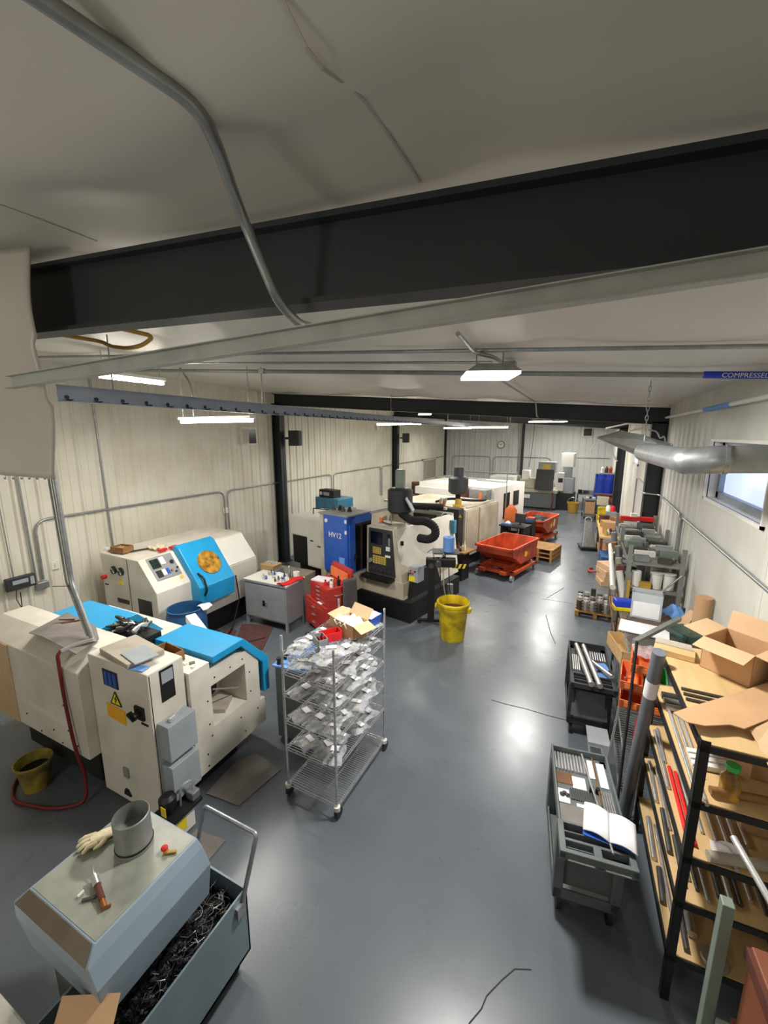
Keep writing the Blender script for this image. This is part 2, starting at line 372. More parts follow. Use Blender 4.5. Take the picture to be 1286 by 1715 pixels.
ch = onew(mb, 'steel_channel', 'channelgrey', 'grey galvanized steel channel slanting across just below the near beam', 'channel')
o = MB()
P = [AY(170, 572, 1.3) + Vector((-.02, -.17, .0)), AY(170, 572, 1.3), AY(185, 580, 1.3), AY(215, 584, 1.3), AY(240, 578, 1.3), AY(258, 563, 1.3), AY(258, 563, 1.3) + Vector((0, -.17, .0))]
onew(MB().tube(fillet(P, .05), .009, 8), 'cable_loop', 'ochre', 'short yellow cable looping down below the near beam', 'cable', smooth=50)
# hook rail beneath the sheet
hr = thing('hook_rail', 'row of small wire hooks hanging below the vinyl sheet', 'hook rail', (-3.0, 1.45, 3.4))
MB().tube([AY(-40, 793, 1.45), AY(92, 790, 1.45)], .006, 6).build('rod', 'galv', hr, world=True)
for u in (6, 20, 34, 47, 60, 73, 88):
    p = AY(u, 794, 1.45); MB().tube([p] + [p + Vector((.013 * math.sin(t) + .008, 0, -.018 + .016 * math.cos(t))) for t in [i * .6 for i in range(8)]], .0035, 5).build('hook', 'galv', hr, world=True)

# perforated rail
rl = thing('hanging_rail', 'long perforated grey steel rail hung from the ceiling over the machines', 'rail', (-3.68, 1.85, 3.75))
mb = MB().box(-3.683, -3.677, 1.87, 22.5, 3.755, 3.875).box(-3.69, -3.63, 1.87, 22.5, 3.75, 3.756).box(-3.69, -3.66, 1.87, 22.5, 3.87, 3.876)
mb.build('channel_web', 'railgrey', rl, world=True)
for i in range(48):
    y = 1.93 + .22 * i
    MB().cyl((-3.676, y, 3.785), (-3.672, y, 3.785), .017, n=10).cyl((-3.68, y, 3.762), (-3.6, y, 3.762), .006, n=6).build('hanger_pin', 'black', rl, world=True)
for y in (2.3, 4.15, 8.0, 12.0, 16.0, 20.0): MB().cyl((-3.68, y, 3.87), (-3.68, y, roofz(-3.68) - .0), .006, n=6).build('hanger_rod', 'galv', rl, world=True)

# compressed-air pipe and roof conduits
def roofrun(y, dz, r, name, m, label, cat, x0=XL + .1, x1=XR - .02):
    return onew(MB().tube([(x0, y, roofz(x0) - dz), (x1, y, roofz(x1) - dz)], r, 10), name, m, label, cat, smooth=50)
ap = thing('air_pipe', 'grey compressed air pipe crossing under the ceiling with a blue marker', 'pipe', (-3, 4.1, 4.2))
MB().tube([(XL + .1, 4.1, roofz(XL + .1) - .06), (XR - .02, 4.1, roofz(XR) - .06)], .022, 12).build('pipe', 'galvdull', ap, world=True, smooth=50)
pa = G(1180, 612, 4.0); xm = AY(1180, 612, 4.1).x
mb = MB().tube([(xm, 4.1, roofz(xm) - .06), (XR - .06, 4.1, roofz(XR - .06) - .06)], .027, 16)
bl = mb.build('marker_sleeve', 'brightblue', ap, world=True, smooth=50, label='blue pipe marker sleeve')
text('COMPRESSED AIR', .048, 'marker_lettering', 'white', bl, XF[ap].inverted() @ Vector(((xm + XR - .06) / 2 + .06, 4.1 - .0275, roofz((xm + XR) / 2) - .068)), (R(90), R(3.9), 0), .0005)
MB().obox((-3.62, 4.1, roofz(-3.6) - .055), (.08, .05, .06)).build('pipe_clamp', 'galv', ap, world=True)
roofrun(3.1, .03, .014, 'roof_conduit', 'galv', 'upper of the two thin conduits running along the ceiling before the air pipe', 'conduit')
roofrun(3.65, .03, .012, 'roof_conduit', 'galv', 'lower thin conduit along the ceiling nearest the air pipe', 'conduit', x0=-5.2, x1=-.75)
jb = thing('junction_box', 'small ceiling junction box with bent conduit beside the nearest bright light', 'junction box', (-.7, 3.5, 4.05))
MB().obox((-.62, 3.72, roofz(-.7) - .05), (.11, .1, .06)).build('box', 'galv', jb, world=True, bevel=.004)
MB().tube(fillet([(-.72, 2.5, 4.08), (-.74, 3.0, 4.06), (-.66, 3.3, 4.07), (-.64, 3.68, 4.06)], .1), .014, 8).build('conduit', 'galv', jb, world=True, smooth=50)
onew(MB().tube(fillet([(-.86, 4.4, roofz(-.86) - .06), (-.86, 8.2, roofz(-.86) - .06), (-.86, 8.5, 3.84), (-.86, 9.25, 3.82)], .1), .012, 8), 'light_conduit', 'galv', 'thin conduit running along the ceiling to the second bright light', 'conduit', smooth=50)

# lights
lab = ['square bright shop light nearest the camera under the ceiling', 'bright shop light hanging just past the second dark beam', 'bright shop light farther back, third along the aisle ceiling', 'smallest and farthest of the bright aisle ceiling lights', 'bright shop light over the left machines, below the second dark beam']
for b, l in zip(BAYS, lab):
    t = thing('high_bay_light', l, 'ceiling light', b, R(22))
    MB().prism([(-.2, -.02), (.2, -.02), (.12, .03), (-.12, .03)], 'y', -.2, .2).build('housing', 'galvdull', t)
    MB().box(-.19, .19, -.19, .19, -.04, -.02).build('diffuser', 'lampglow', t)
    for s in (-1, 1): MB().tube([(s * .1, 0, .03), (s * .1, 0, roofz(b[0]) - b[2])], .005, 6).build('hanger_wire', 'galv', t)
lab = ['lit strip light hung crosswise left of the rail over the white lathe', 'short bright strip light tucked under the ceiling at upper left', 'strip light hung crosswise beyond the second beam near the rail', 'strip light crosswise farther down the rail over the beige machines', 'farthest strip light hung near the back left corner']
for (c, h), l in zip(STRIPS, lab):
    t = thing('strip_light', l, 'ceiling light', c)
    hx, hy = abs(h[0]) + .05, abs(h[1]) + .05
    MB().box(-hx, hx, -hy, hy, .0, .035).build('housing', 'white', t); MB().box(-hx + .02, hx - .02, -hy + .02, hy - .02, -.045, 0).build('tube', 'tubeglow', t)
    for s in (-1, 1): MB().tube([(s * (hx - .05) if h[0] else 0, s * (hy - .05) if h[1] else 0, .03), (s * (hx - .05) if h[0] else 0, s * (hy - .05) if h[1] else 0, roofz(c[0]) - c[2])], .005, 6).build('hanger_rod', 'galv', t)
onew(MB().tube(fillet([(-5.3, 4.3, roofz(-5.3)), (-5.1, 4.3, 4.2), (-5.1, 4.3, 3.76)], .12), .014, 8), 'light_conduit', 'galv', 'short bent conduit dropping from the ceiling by the strip light', 'conduit', smooth=50)

# ---------------------------------------------------------------- services on the walls
xw = XL + .06
def wrun(pts, r, label, name='wall_conduit', m='galv', f=.12): return onew(MB().tube(fillet(pts, f), r, 8), name, m, label, 'conduit', smooth=50)
wrun([(xw, 3.22, 1.28), (xw, 3.22, 2.21), (xw, 6.92, 2.21), (xw, 6.92, 1.3)], .019, 'galvanized conduit arching along the left wall behind the white lathe', f=.2)
wrun([(xw, 7.02, 1.3), (xw, 7.02, 2.21), (xw, 11.5, 2.21), (xw, 11.5, 1.0)], .017, 'left wall conduit passing behind the first dark column', f=.2)
wrun([(xw, 11.62, 1.0), (xw, 11.62, 2.21), (xw, 15.2, 2.21), (xw, 15.2, 1.0)], .017, 'left wall conduit between the two dark columns', f=.2)
wrun([(xw, 15.32, 1.0), (xw, 15.32, 2.21), (xw, 20.0, 2.21), (xw, 23.8, 2.24)], .017, 'left wall conduit running to the far corner', f=.2)
wrun([(xw, 4.33, 1.2), (xw, 4.28, 4.45)], .016, 'straight vertical conduit on the left wall behind the lathe')
wrun([(xw, 3.13, 1.25), (xw, 3.1, 3.4), (xw, 3.1, 4.5)], .016, 'vertical conduit just left of the arched conduit end')
wrun([(xw, 2.86, 1.4), (xw, 2.8, 4.5)], .009, 'thin vertical cable pipe above the black display')
onew(MB().obox((xw + .02, 3.19, 1.2), (.08, .16, .12)), 'junction_box', 'galv', 'cast metal junction box at the foot of the arched conduit', 'junction box', bevel=.015)
t = thing('wall_display', 'black handheld display unit fixed on the left wall', 'display', (XL + .1, 2.9, 1.25))
MB().obox((.04, 0, .1), (.07, .36, .19), rz=0).build('case', 'blackplastic', t, bevel=.012)
MB().obox((.077, -.01, .12), (.004, .19, .06)).build('screen', 'boxgrey', t, label='pale display screen'); MB().obox((.077, .135, .1), (.004, .05, .12)).build('keypad', 'boxgrey', t)
MB().tube(fillet([(.03, -.06, 0), (.04, -.08, -.15), (.04, -.03, -.3), (.04, -.02, -.05)], .05), .006, 6).build('strap', 'black', t)
t = thing('wall_switch', 'small white outlet plate on the left wall beside the conduit', 'outlet', (XL + .02, 3.42, 1.45))
MB().box(0, .025, -.06, .06, -.07, .07).build('plate', 'white', t, bevel=.004); MB().box(.025, .04, -.015, .015, -.03, .03).build('toggle', 'white', t)
t = thing('wall_vent', 'small open louvered vent high on the left wall by the column', 'vent', (XL + .03, 7.85, 3.45))
MB().box(0, .06, -.24, .24, -.2, .22).box(0, .07, -.27, -.24, -.22, .24).build('frame', 'white', t); MB().box(.06, .065, -.05, .2, -.17, .19).build('opening', 'blackgloss', t)
for i in range(4): MB().obox((.08, -.22 + .045 * i, .0), (.01, .05, .36), rz=.5).build('louver', 'white', t)
def speaker(loc, rz, label):
    t = thing('wall_speaker', label, 'speaker', loc, rz)
    MB().prism([(-.11, 0), (.11, 0), (.15, .28), (-.15, .28)], 'z', -.2, .2).build('cabinet', 'blackplastic', t, bevel=.01)
    MB().box(-.13, .13, .28, .295, -.18, .18).build('grille', 'black', t); MB().box(-.03, .03, -.12, 0, -.03, .03).build('bracket', 'black', t); return t
speaker((XL + .42, 8.95, 3.4), R(-70), 'black speaker mounted on the nearer left column')
speaker((XL + .42, 16.6, 3.35), R(-70), 'black speaker mounted on the farther left column')
onew(MB().cyl((XL + .03, 14.9, 3.78), (XL + .1, 14.9, 3.78), .1, n=20), 'wall_disc', 'white', 'round white disc high on the left wall near the far column', 'disc')
# back wall
yb = YB - .06
wrun([(-7.0, yb, .8), (-7.0, yb, 2.26), (-4.75, yb, 2.26), (-4.75, yb, 1.2)], .017, 'conduit loop on the back wall left of the clock', f=.25)
wrun([(-4.6, yb, 1.2), (-4.6, yb, 2.26), (-1.55, yb, 2.26), (-1.55, yb, 1.2)], .017, 'middle conduit loop on the back wall under the clock', f=.25)
wrun([(-.6, yb, 2.3), (1.2, yb, 2.3)], .017, 'short conduit on the back wall at right')
wrun([(-7.2, yb, 1.38), (-3.3, yb, 1.36)], .03, 'white pipe low along the back wall behind the white machine', m='white')
c = AY(839, 745, 23.95)
t = thing('wall_clock', 'round wall clock high on the back wall', 'clock', c)
MB().cyl((0, 0, 0), (0, -.04, 0), .2, n=28).build('rim', 'black', t); MB().cyl((0, -.04, 0), (0, -.045, 0), .17, n=28).build('face', 'white', t)
MB().obox((.03, -.05, .03), (.02, .006, .13), ry=.8).obox((-.02, -.05, .02), (.016, .006, .1), ry=-.7).build('hand', 'black', t)
for (u0, v0, u1, v1, l) in [(772, 722, 766, 790, 'pale hose hanging from the ceiling toward the back wall at left'), (895, 712, 886, 782, 'pull cord hanging before the back wall, left of the machining center'), (868, 716, 866, 790, 'dark cable hanging beside the back wall post')]:
    onew(MB().tube([Vector((AY(u0, v0, 22).x, 22, roofz(AY(u0, v0, 22).x))), AY(u0, v0, 22), AY((u0 + u1) / 2 + 1, (v0 + v1) / 2, 22), AY(u1, v1, 22)], .012, 6), 'hanging_hose', 'galvdull' if u0 < 800 else 'black', l, 'hose', smooth=50)
onew(MB().tube([AY(868, 718, 15.5), AY(853, 880, 15.5)], .014, 8) if False else MB().tube([(-2.05, 13.0, roofz(-2.05)), (-2.05, 13.0, 1.0)], .014, 8), 'drop_pole', 'galvdull', 'thin pale vertical pole dropping beside the white enclosure', 'pole', smooth=50)
t = thing('wall_vent', 'small dark vent high on the back wall at right', 'vent', AY(983, 724, 23.9))
MB().box(-.25, .25, -.08, .04, -.22, .22).build('frame', 'white', t); MB().box(-.15, .22, -.1, -.08, -.18, .18).build('opening', 'black', t)
# right wall
xr = XR - .06
wrun([(xr, 1.5, 2.4), (xr, 6.68, 2.4), (xr, 6.68, 1.4)], .016, 'conduit along the right wall nearest the camera', f=.15)
wrun([(xr, 6.78, 1.4), (xr, 6.78, 2.42), (xr, 8.6, 2.45), (XR - .3, 8.62, 2.46), (XR - .32, 9.05, 2.46)], .016, 'right wall conduit bending around the dark column', f=.1)
wrun([(xr, 9.2, 2.4), (xr, 12.2, 2.42), (xr, 12.2, 1.2)], .016, 'right wall conduit past the column', f=.15)
ap2 = thing('air_pipe', 'pale air pipe running high along the right wall', 'pipe', (XR - .1, 5, 3.79))
MB().tube([(XR - .07, 1.2, 3.79), (XR - .07, 9.0, 3.79), (XR - .45, 11.5, 3.75), (.6, 15.5, 3.7)], .022, 10).build('pipe', 'white', ap2, world=True, smooth=50)
MB().tube([(XR - .07, 5.2, 3.79), (XR - .07, 6.2, 3.79)], .025, 12).build('marker_sleeve', 'papertowel', ap2, world=True, smooth=50, label='blue pipe marker sleeve')
for u, v, y in ((1092, 668, 8.0), (1115, 640, 7.0)): pass
for x, y in ((.75, 9.3), (.35, 11.5)): MB().tube([(x if y < 10 else .8, y, 3.78), (x if y < 10 else .8, y, roofz(.8))], .006, 6).build('hanger_rod', 'galv', ap2, world=True)

# fume hood and duct
hd = thing('fume_duct', 'galvanized fume hood and round duct hung on a chain along the right wall', 'duct', (.6, 4.5, 3.3))
da, db, dc = AY(1078, 757, 4.3), AY(1150, 772, 3.5), AY(1200, 770, 3.42)
dd = Vector((XR - .03, 3.40, AY(1286, 766, 3.4).z))
MB().tube([da, db], .075, 20, rr=[.078, .088]).build('tapered_duct', 'galv', hd, world=True, smooth=50, label='pale tapered duct section')
MB().tube(fillet([db - (db - da).normalized() * .03, db, dc, dc + (dd - dc) * .12], .1, 6), .093, 20).build('elbow', 'galv', hd, world=True, smooth=50)
MB().tube([dc, dd], .09, 20).build('straight_duct', 'galvdull', hd, world=True, smooth=50, label='darker straight duct section')
for q in (dc + (dd - dc) * .08, dc + (dd - dc) * .55): MB().tube([q, q + Vector((.02, -.003, 0))], .099, 20).build('duct_collar', 'galv', hd, world=True, smooth=50)
h0, h1, h2, h3 = AY(1001, 733, 5.7), AY(1112, 781, 4.55), AY(1125, 745, 4.6), AY(1040, 722, 5.9)
tp = [AY(1060, 735, 5.0), AY(1090, 760, 4.5), AY(1100, 742, 4.5), AY(1075, 728, 5.0)]
MB().rings([[h0, h1, h2, h3], tp]).build('hood', 'galvdull', hd, world=True, solid=.004)
MB().tube([h0, h1, h2, h3], .012, 6, closed=True).build('hood_rim', 'galv', hd, world=True)
ctop = AY(1092, 622, 4.75); ctop.z = roofz(ctop.x); cb = Vector((ctop.x, ctop.y, 3.52)); mb = MB()
k = int((ctop.z - cb.z) / .045)
for i in range(k):
    z = cb.z + .045 * i; m_ = [(.012 * math.cos(t), .0, .03 * math.sin(t)) for t in [j * math.pi / 4 for j in range(8)]]
    mb.tube([Vector((ctop.x, ctop.y, z)) + (Vector(q) if i % 2 else Vector((q[1], q[0], q[2]))) for q in m_], .0035, 4, closed=True)
mb.build('chain', 'galv', hd, world=True)
MB().tube([(cb), (tp[0] + tp[2]) / 2], .006, 6).build('chain_hook', 'galv', hd, world=True)
MB().tube(fillet([AY(1085, 720, 4.9), AY(1100, 722, 4.9), AY(1105, 735, 4.9), AY(1112, 730, 4.9), AY(1114, 740, 4.9)], .05), .008, 6).build('bent_bracket', 'galv', hd, world=True)
MB().tube(fillet([AY(1003, 733, 5.7), AY(998, 740, 5.9), AY(985, 760, 6.0)], .05), .01, 6).build('hood_leg', 'white', hd, world=True)
MB().tube(fillet([AY(1020, 742, 5.7), AY(1026, 760, 5.9), AY(1033, 772, 6.0)], .05), .01, 6).build('hood_leg', 'white', hd, world=True)

# ---------------------------------------------------------------- white lathe in the foreground (seen from its cabinet end)
A = thing('cnc_lathe', 'white turning machine with two sky blue covers in the left foreground', 'machine', (-4.45, 2.6, 0))
MB().box(-3.98, -3.14, 1.96, 2.31, .08, 1.52).build('electrical_cabinet', 'machinewhite', A, world=True, bevel=.012)
MB().prism([(1.86, .46), (2.34, .46), (2.34, 1.5), (2.08, 1.5), (1.86, 1.36)], 'x', -5.82, -3.985).build('headstock_cover', 'machinewhite', A, world=True, bevel=.008)
MB().box(-5.75, -3.5, 2.345, 3.2, .34, 1.18).build('bed_casing', 'machinewhite', A, world=True, bevel=.01)
mb = MB().prism([(2.32, .22), (3.27, .22), (3.27, .52), (3.2, .52), (3.2, .64), (2.32, .64)], 'x', -3.5, -3.1)
mb.prism([(2.32, .64), (2.55, .64), (2.55, 1.34), (2.32, 1.34)], 'x', -3.5, -3.1).prism([(3.0, .64), (3.2, .64), (3.2, 1.02), (3.03, 1.22), (3.0, 1.22)], 'x', -3.5, -3.1).prism([(2.55, 1.08), (3.0, 1.08), (3.0, 1.22), (2.55, 1.22)], 'x', -3.5, -3.1)
mb.build('end_panel', 'machinewhite', A, world=True)
MB().box(-4.45, -3.95, 2.345, 2.68, 1.17, 1.42).build('tool_shelf', 'black', A, world=True)
kn = MB().cyl((-3.26, 2.63, .98), (-3.19, 2.63, .98), .065, n=20).cyl((-3.5, 2.63, .98), (-3.26, 2.63, .98), .02, n=10).build('spindle_cap', 'black', A, world=True)
MB().tube([(-3.19, 2.64, .97), (-3.2, 2.985, .78)], .008, 6).build('draw_bar', 'steelbar', A, world=True, smooth=50)
MB().obox((-3.3, 2.8, .66), (.2, .24, .05), rz=.5).build('chip_catcher', 'tangrey', A, world=True)
mb = MB()
for y, z in [(2.6, 1.15), (2.8, 1.15), (2.97, 1.15), (3.06, .95), (3.06, .72), (2.5, .95), (2.5, .7), (2.52, .56), (2.9, .5), (3.15, .45), (2.45, .4), (2.95, .3), (2.45, .27)]: mb.ball((-3.099, y, z), .009, 5)
mb.build('screw_heads', 'black', A, world=True)
mb = MB()
for x, z in [(-5.3, 1.0), (-5.05, .62), (-4.55, .6), (-4.3, .95), (-4.28, .68), (-4.15, .56), (-4.8, .5), (-5.25, .52), (-4.42, .5)]: mb.ball((x, 1.859, z), .009, 5)
mb.build('screw_heads', 'black', A, world=True)
MB().prism([(-5.2, .76), (-4.2, .72), (-4.2, .76), (-5.2, .80)], 'y', 1.852, 1.862).build('side_rib', 'white', A, world=True)
MB().box(-5.815, -5.22, 1.852, 1.859, .465, 1.355).build('tan_patch', 'tansheet', A, world=True, label='tan coloured patch on the side face')  # thin tan sheet over the left part of the cover face
MB().box(-5.5, -3.25, 2.1, 2.95, 0, .36).build('pedestal', 'black', A, world=True)
MB().box(-5.3, -4.0, 1.95, 2.3, .15, .46).build('sump_tray', 'rubber', A, world=True)
def cover(x0, x1, dz, dy, label):
    p = [(2.58, 1.36), (2.99, 1.36), (3.34, .98), (3.34, .58), (3.25, .58), (3.25, .95), (2.95, 1.29), (2.58, 1.29)]
    return MB().prism([(y + dy, z + dz) for y, z in p], 'x', x0, x1).build('door_cover', 'cyan', A, world=True, bevel=.006, label=label)
cover(-3.92, -3.08, .02, 0, 'sky blue sliding cover nearer the end panel'); cover(-5.32, -4.42, .14, -.25, 'sky blue sliding cover at the far end')
MB().box(-4.46, -3.95, 2.72, 3.2, .6, 1.14).build('inner_door', 'cyandark', A, world=True)
MB().box(-5.0, -4.4, 2.72, 2.84, .7, 1.3).build('inner_guard', 'cyandark', A, world=True)
MB().box(-4.5, -4.47, 2.36, 2.4, 1.15, 1.46).build('cover_post', 'chrome', A, world=True)
MB().obox((-3.98, 3.15, 1.26), (.46, .12, .1), rz=-.4, ry=.12).build('operator_arm', 'white', A, world=True, bevel=.012)
MB().obox((-3.72, 3.06, 1.23), (.06, .1, .09), rz=-.4).build('arm_joint', 'black', A, world=True, bevel=.02)
kp = MB().box(-3.76, -3.55, 1.952, 1.962, 1.27, 1.43).build('rating_plate', 'blackplastic', A, world=True, bevel=.003)
for i in range(3):
    MB().box(-3.735 + .062 * i, -3.69 + .062 * i, 1.948, 1.953, 1.285, 1.415).build('plate_column', 'blue', A, world=True)
tri = MB().prism([(-3.68, 1.11), (-3.53, 1.11), (-3.605, 1.24)], 'y', 1.952, 1.962).build('warning_triangle', 'stickeryellow', A, world=True, label='yellow electrical warning triangle with black border')
mb = MB()
for a, b in [((-3.68, 1.11), (-3.53, 1.11)), ((-3.53, 1.11), (-3.605, 1.24)), ((-3.605, 1.24), (-3.68, 1.11))]: mb.tube([(a[0], 1.951, a[1]), (b[0], 1.951, b[1])], .005, 4)
mb.prism([(-3.595, 1.2), (-3.625, 1.16), (-3.606, 1.165), (-3.615, 1.12), (-3.585, 1.172), (-3.602, 1.168)], 'y', 1.948, 1.953).build('lightning_bolt', 'black', A, world=True)
MB().prism([(-3.76, .95), (-3.5, .93), (-3.5, 1.07), (-3.76, 1.09)], 'y', 1.953, 1.961).build('orange_sticker', 'sticker', A, world=True)
MB().box(-3.34, -3.22, 1.94, 1.962, 1.07, 1.19).build('switch_base', 'black', A, world=True, bevel=.004)
MB().cyl((-3.28, 1.94, 1.13), (-3.28, 1.89, 1.13), .032, n=16).obox((-3.31, 1.9, 1.12), (.09, .04, .025), ry=.5).build('main_switch', 'black', A, world=True)
MB().box(-3.28, -3.19, 1.955, 1.962, 1.02, 1.04).build('name_strip', 'black', A, world=True)
MB().box(-3.63, -3.56, 1.945, 1.962, .36, .46).build('cabinet_latch', 'cabgrey', A, world=True); MB().prism([(-3.66, .16), (-3.56, .16), (-3.6, .22), (-3.64, .22)], 'y', 1.945, 1.962).build('cabinet_latch', 'black', A, world=True)
MB().box(-3.141, -3.136, 1.975, 1.98, .1, 1.5).build('door_gap', 'black', A, world=True)
b = MB().box(-3.14, -3.132, 2.07, 2.2, 1.2, 1.5).build('data_plate', 'black', A, world=True)
MB().box(-3.132, -3.128, 2.08, 2.19, 1.37, 1.48).build('plate_panel', 'boxgrey', b, world=True)
for z0 in (.70, .3):
    q = MB().box(-3.14, -3.0, 2.0, 2.28, z0, z0 + .34).build('switch_box', 'boxgrey', A, world=True, bevel=.006)
MB().obox((-3.07, 2.13, 1.06), (.03, .16, .04), rz=.3).build('conduit_elbow', 'chrome', A, world=True, bevel=.01)
# things lying on it
onew(MB().add([G(48, 1060, 1.515), G(112, 1026, 1.515), G(160, 1048, 1.515), G(166, 1070, 1.53), G(128, 1096, 1.515), G(70, 1066, 1.55)], [(0, 1, 2, 3, 4, 5)]), 'rubber_mat', 'matgrey', 'grey rubber sheet lying on top of the near white lathe', 'mat', solid=.006)
for i, (u, v, rz) in enumerate([(105, 1043, .9), (112, 1038, .5), (118, 1042, 1.1)]):
    p = G(u, v, 1.53); onew(MB().obox(p, (.16, .018, .014), rz=rz), 'hand_tool', 'rust', 'thin dark hand tool on the grey rubber sheet', 'tool', 'tools on the rubber sheet')
i = 0
for k in range(34):
    x = -4.38 + rnd.random() * .4; y = 2.40 + rnd.random() * .22; r = .016 + rnd.random() * .014; z = 1.425 + r + .035 * (k % 3); a = rnd.random() * 6
    onew(MB().tube([(x, y, z), (x + .05 * math.cos(a), y + .05 * math.sin(a), z + .02), (x + .09 * math.cos(a), y + .09 * math.sin(a), z + .03)], r, 8, rr=[r, r * .9, r * .5]), 'tool_holder', ['black', 'chrome', 'darkbar', 'black'][k % 4], 'small metal tool holder in the pile under the far blue cover', 'tool holder', 'tool holders piled on the lathe bed', smooth=50)
t = thing('flat_carton', 'flat tan carton lying on the corner of the lathe cabinet', 'carton', (-3.6, 2.12, 1.522), R(-8))
MB().box(-.26, .26, -.14, .18, 0, .045).build('carton', 'tangrey', t, bevel=.004)
onew(MB().obox((-3.42, 2.1, 1.575), (.3, .2, .006), rz=-.2), 'paper_sheet', 'boxgrey', 'grey sheet of paper on top of the flat tan carton', 'paper')
onew(MB().obox((-3.3, 2.0, 1.527), (.16, .08, .006), rz=.2), 'paper_sheet', 'papertowel', 'bluish paper peeking out under the tan carton', 'paper')
p = Vector((-3.42, 2.47, 1.19))
t = thing('wooden_tray', 'small open wooden box beside the near blue cover', 'box', (-3.5, 2.44, 1.345), R(-6))
MB().box(-.15, .15, -.06, .06, 0, .01).box(-.15, .15, -.06, -.05, 0, .1).box(-.15, .15, .05, .06, 0, .1).box(-.15, -.14, -.06, .06, 0, .1).box(.14, .15, -.06, .06, 0, .1).build('box', 'wooddark', t)
for k in range(3): onew(MB().obox((-3.28 + .06 * k, 2.42 + .04 * (k % 2), 1.35), (.05, .03, .02), rz=k), 'insert_box', ['white', 'matgrey', 'white'][k], 'small loose plastic piece by the near blue cover', 'small part', 'small pieces by the near blue cover', bevel=.004)
# drop pole with hose
t = thing('drop_conduit', 'tall galvanized conduit bending down to the near lathe cabinet', 'conduit', (-4.55, 2.2, 3))
MB().tube(fillet([(-4.6, 2.18, 4.38), (-4.55, 2.2, 2.0), (-4.13, 2.11, 1.52)], .12), .026, 12).build('conduit', 'galv', t, world=True, smooth=50)
MB().tube([(-4.64, 2.16, 4.38), (-4.60, 2.18, 2.04), (-4.2, 2.10, 1.58)], .012, 8).build('air_line', 'galvdull', t, world=True, smooth=50)
MB().tube([(-4.11, 2.1, 1.56), (-4.2, 1.98, 1.54), (-4.22, 1.87, 1.52)], .02, 10).build('valve', 'chrome', t, world=True, smooth=50)
MB().tube([(-4.7, 2.1, 2.0), (-4.5, 2.15, 2.02)], .004, 5).build('wire_tie', 'black', t, world=True)
P = [(-4.22, 1.875, 1.53), (-4.22, 1.84, 1.5), (-4.2, 1.83, 1.1), (-4.13, 1.82, .6), (-4.08, 1.85, .25), (-4.02, 1.8, .03), (-4.25, 1.62, .02), (-4.7, 1.5, .02), (-4.95, 1.62, .02), (-5.15, 1.85, .02), (-5.0, 2.0, .12), (-4.75, 2.02, .38)]
onew(MB().tube(fillet(P, .15), .016, 8), 'air_hose', 'hose', 'dark red air hose hanging down the near lathe and looping on the floor', 'hose', smooth=50)
t = thing('oil_bucket', 'dirty yellow bucket standing on the floor under the near lathe', 'bucket', (-4.72, 1.72, 0))
MB().lathe([(.11, 0), (.15, .3), (.16, .3), (.16, .27), (.142, .27), (.1, .02)], n=24).build('bucket', 'shadedyellow', t, smooth=40); MB().lathe([(.001, .2), (.135, .2)], n=24, caps=False).build('oil', 'blackgloss', t)
MB().tube(arc((0, 0, .28), .16, .2, 2.9, 10), .006, 6).build('bail', 'galv', t)
# lubricator on the cabinet side
t = thing('lubricator', 'small black oil pump on a white box at the foot of the near cabinet', 'pump', (-2.99, 1.97, .02))
MB().box(-.1, .08, -.1, .14, .0, .22).build('pump_box', 'white', t, bevel=.006); MB().box(-.12, .12, -.12, .2, .22, .25).build('tray', 'black', t)
MB().lathe([(.06, .25), (.07, .27), (.07, .38), (.04, .41)], (-.03, -.03, 0), 18).build('reservoir', 'black', t, smooth=40); MB().box(-.02, .04, -.104, -.1, .27, .36).build('label', 'stickeryellow', t)
MB().box(.081, .084, -.05, .05, .05, .17).build('label', 'stickeryellow', t); MB().tube(fillet([(.02, .05, .25), (.03, .06, .44), (.06, .16, .45), (.05, .18, .2)], .05), .01, 6).build('oil_line', 'chrome', t, smooth=50)
MB().box(-.0, .1, .12, .2, .25, .33).build('pump_motor', 'galv', t, bevel=.01)

# ---------------------------------------------------------------- chip conveyor discharge and chip cart, bottom left
t = thing('chip_conveyor', 'blue-grey sloped sheet metal hood with flat top in the lower left corner', 'conveyor', (-2.2, 1.08, 0))
def rect(x0, x1, y0, y1, z): return [Vector((x0, y0, z)), Vector((x1, y0, z)), Vector((x1, y1, z)), Vector((x0, y1, z))]
MB().rings([rect(-2.53, -1.86, .775, 1.39, .72), rect(-2.56, -1.835, .745, 1.40, .95), rect(-2.55, -1.885, .745, 1.395, 1.05), rect(-2.5, -1.92, .80, 1.39, 1.1)]).build('hood', 'chipgrey', t, world=True, bevel=.004)
MB().add([(-2.53, .742, 1.052), (-1.905, .742, 1.052), (-1.935, .797, 1.102), (-2.49, .797, 1.102)], [(0, 1, 2, 3)]).build('front_lip', 'drab', t, world=True, solid=.004, label='brown lip along the front edge')  # thin brown sheet laid over the front bevel of the hood
MB().box(-2.49, -1.93, .81, 1.38, 1.098, 1.102).build('top_plate', 'chiptop', t, world=True)
MB().box(-2.5, -2.26, .84, 1.3, 0, .72).build('stand', 'chipdark', t, world=True)
c = Vector((-2.22, 1.2, 1.102))
dk = MB().lathe([(.1, 0), (.1, .03), (.097, .035), (.098, .21), (.093, .215), (.09, .1), (.001, .1)], c, 28).build('exhaust_collar', 'galvdull', t, world=True, smooth=40)
MB().lathe([(.1, .02), (.103, .027), (.1, .034)], c, 28, caps=False).build('clamp_band', 'black', dk, world=True, smooth=60)
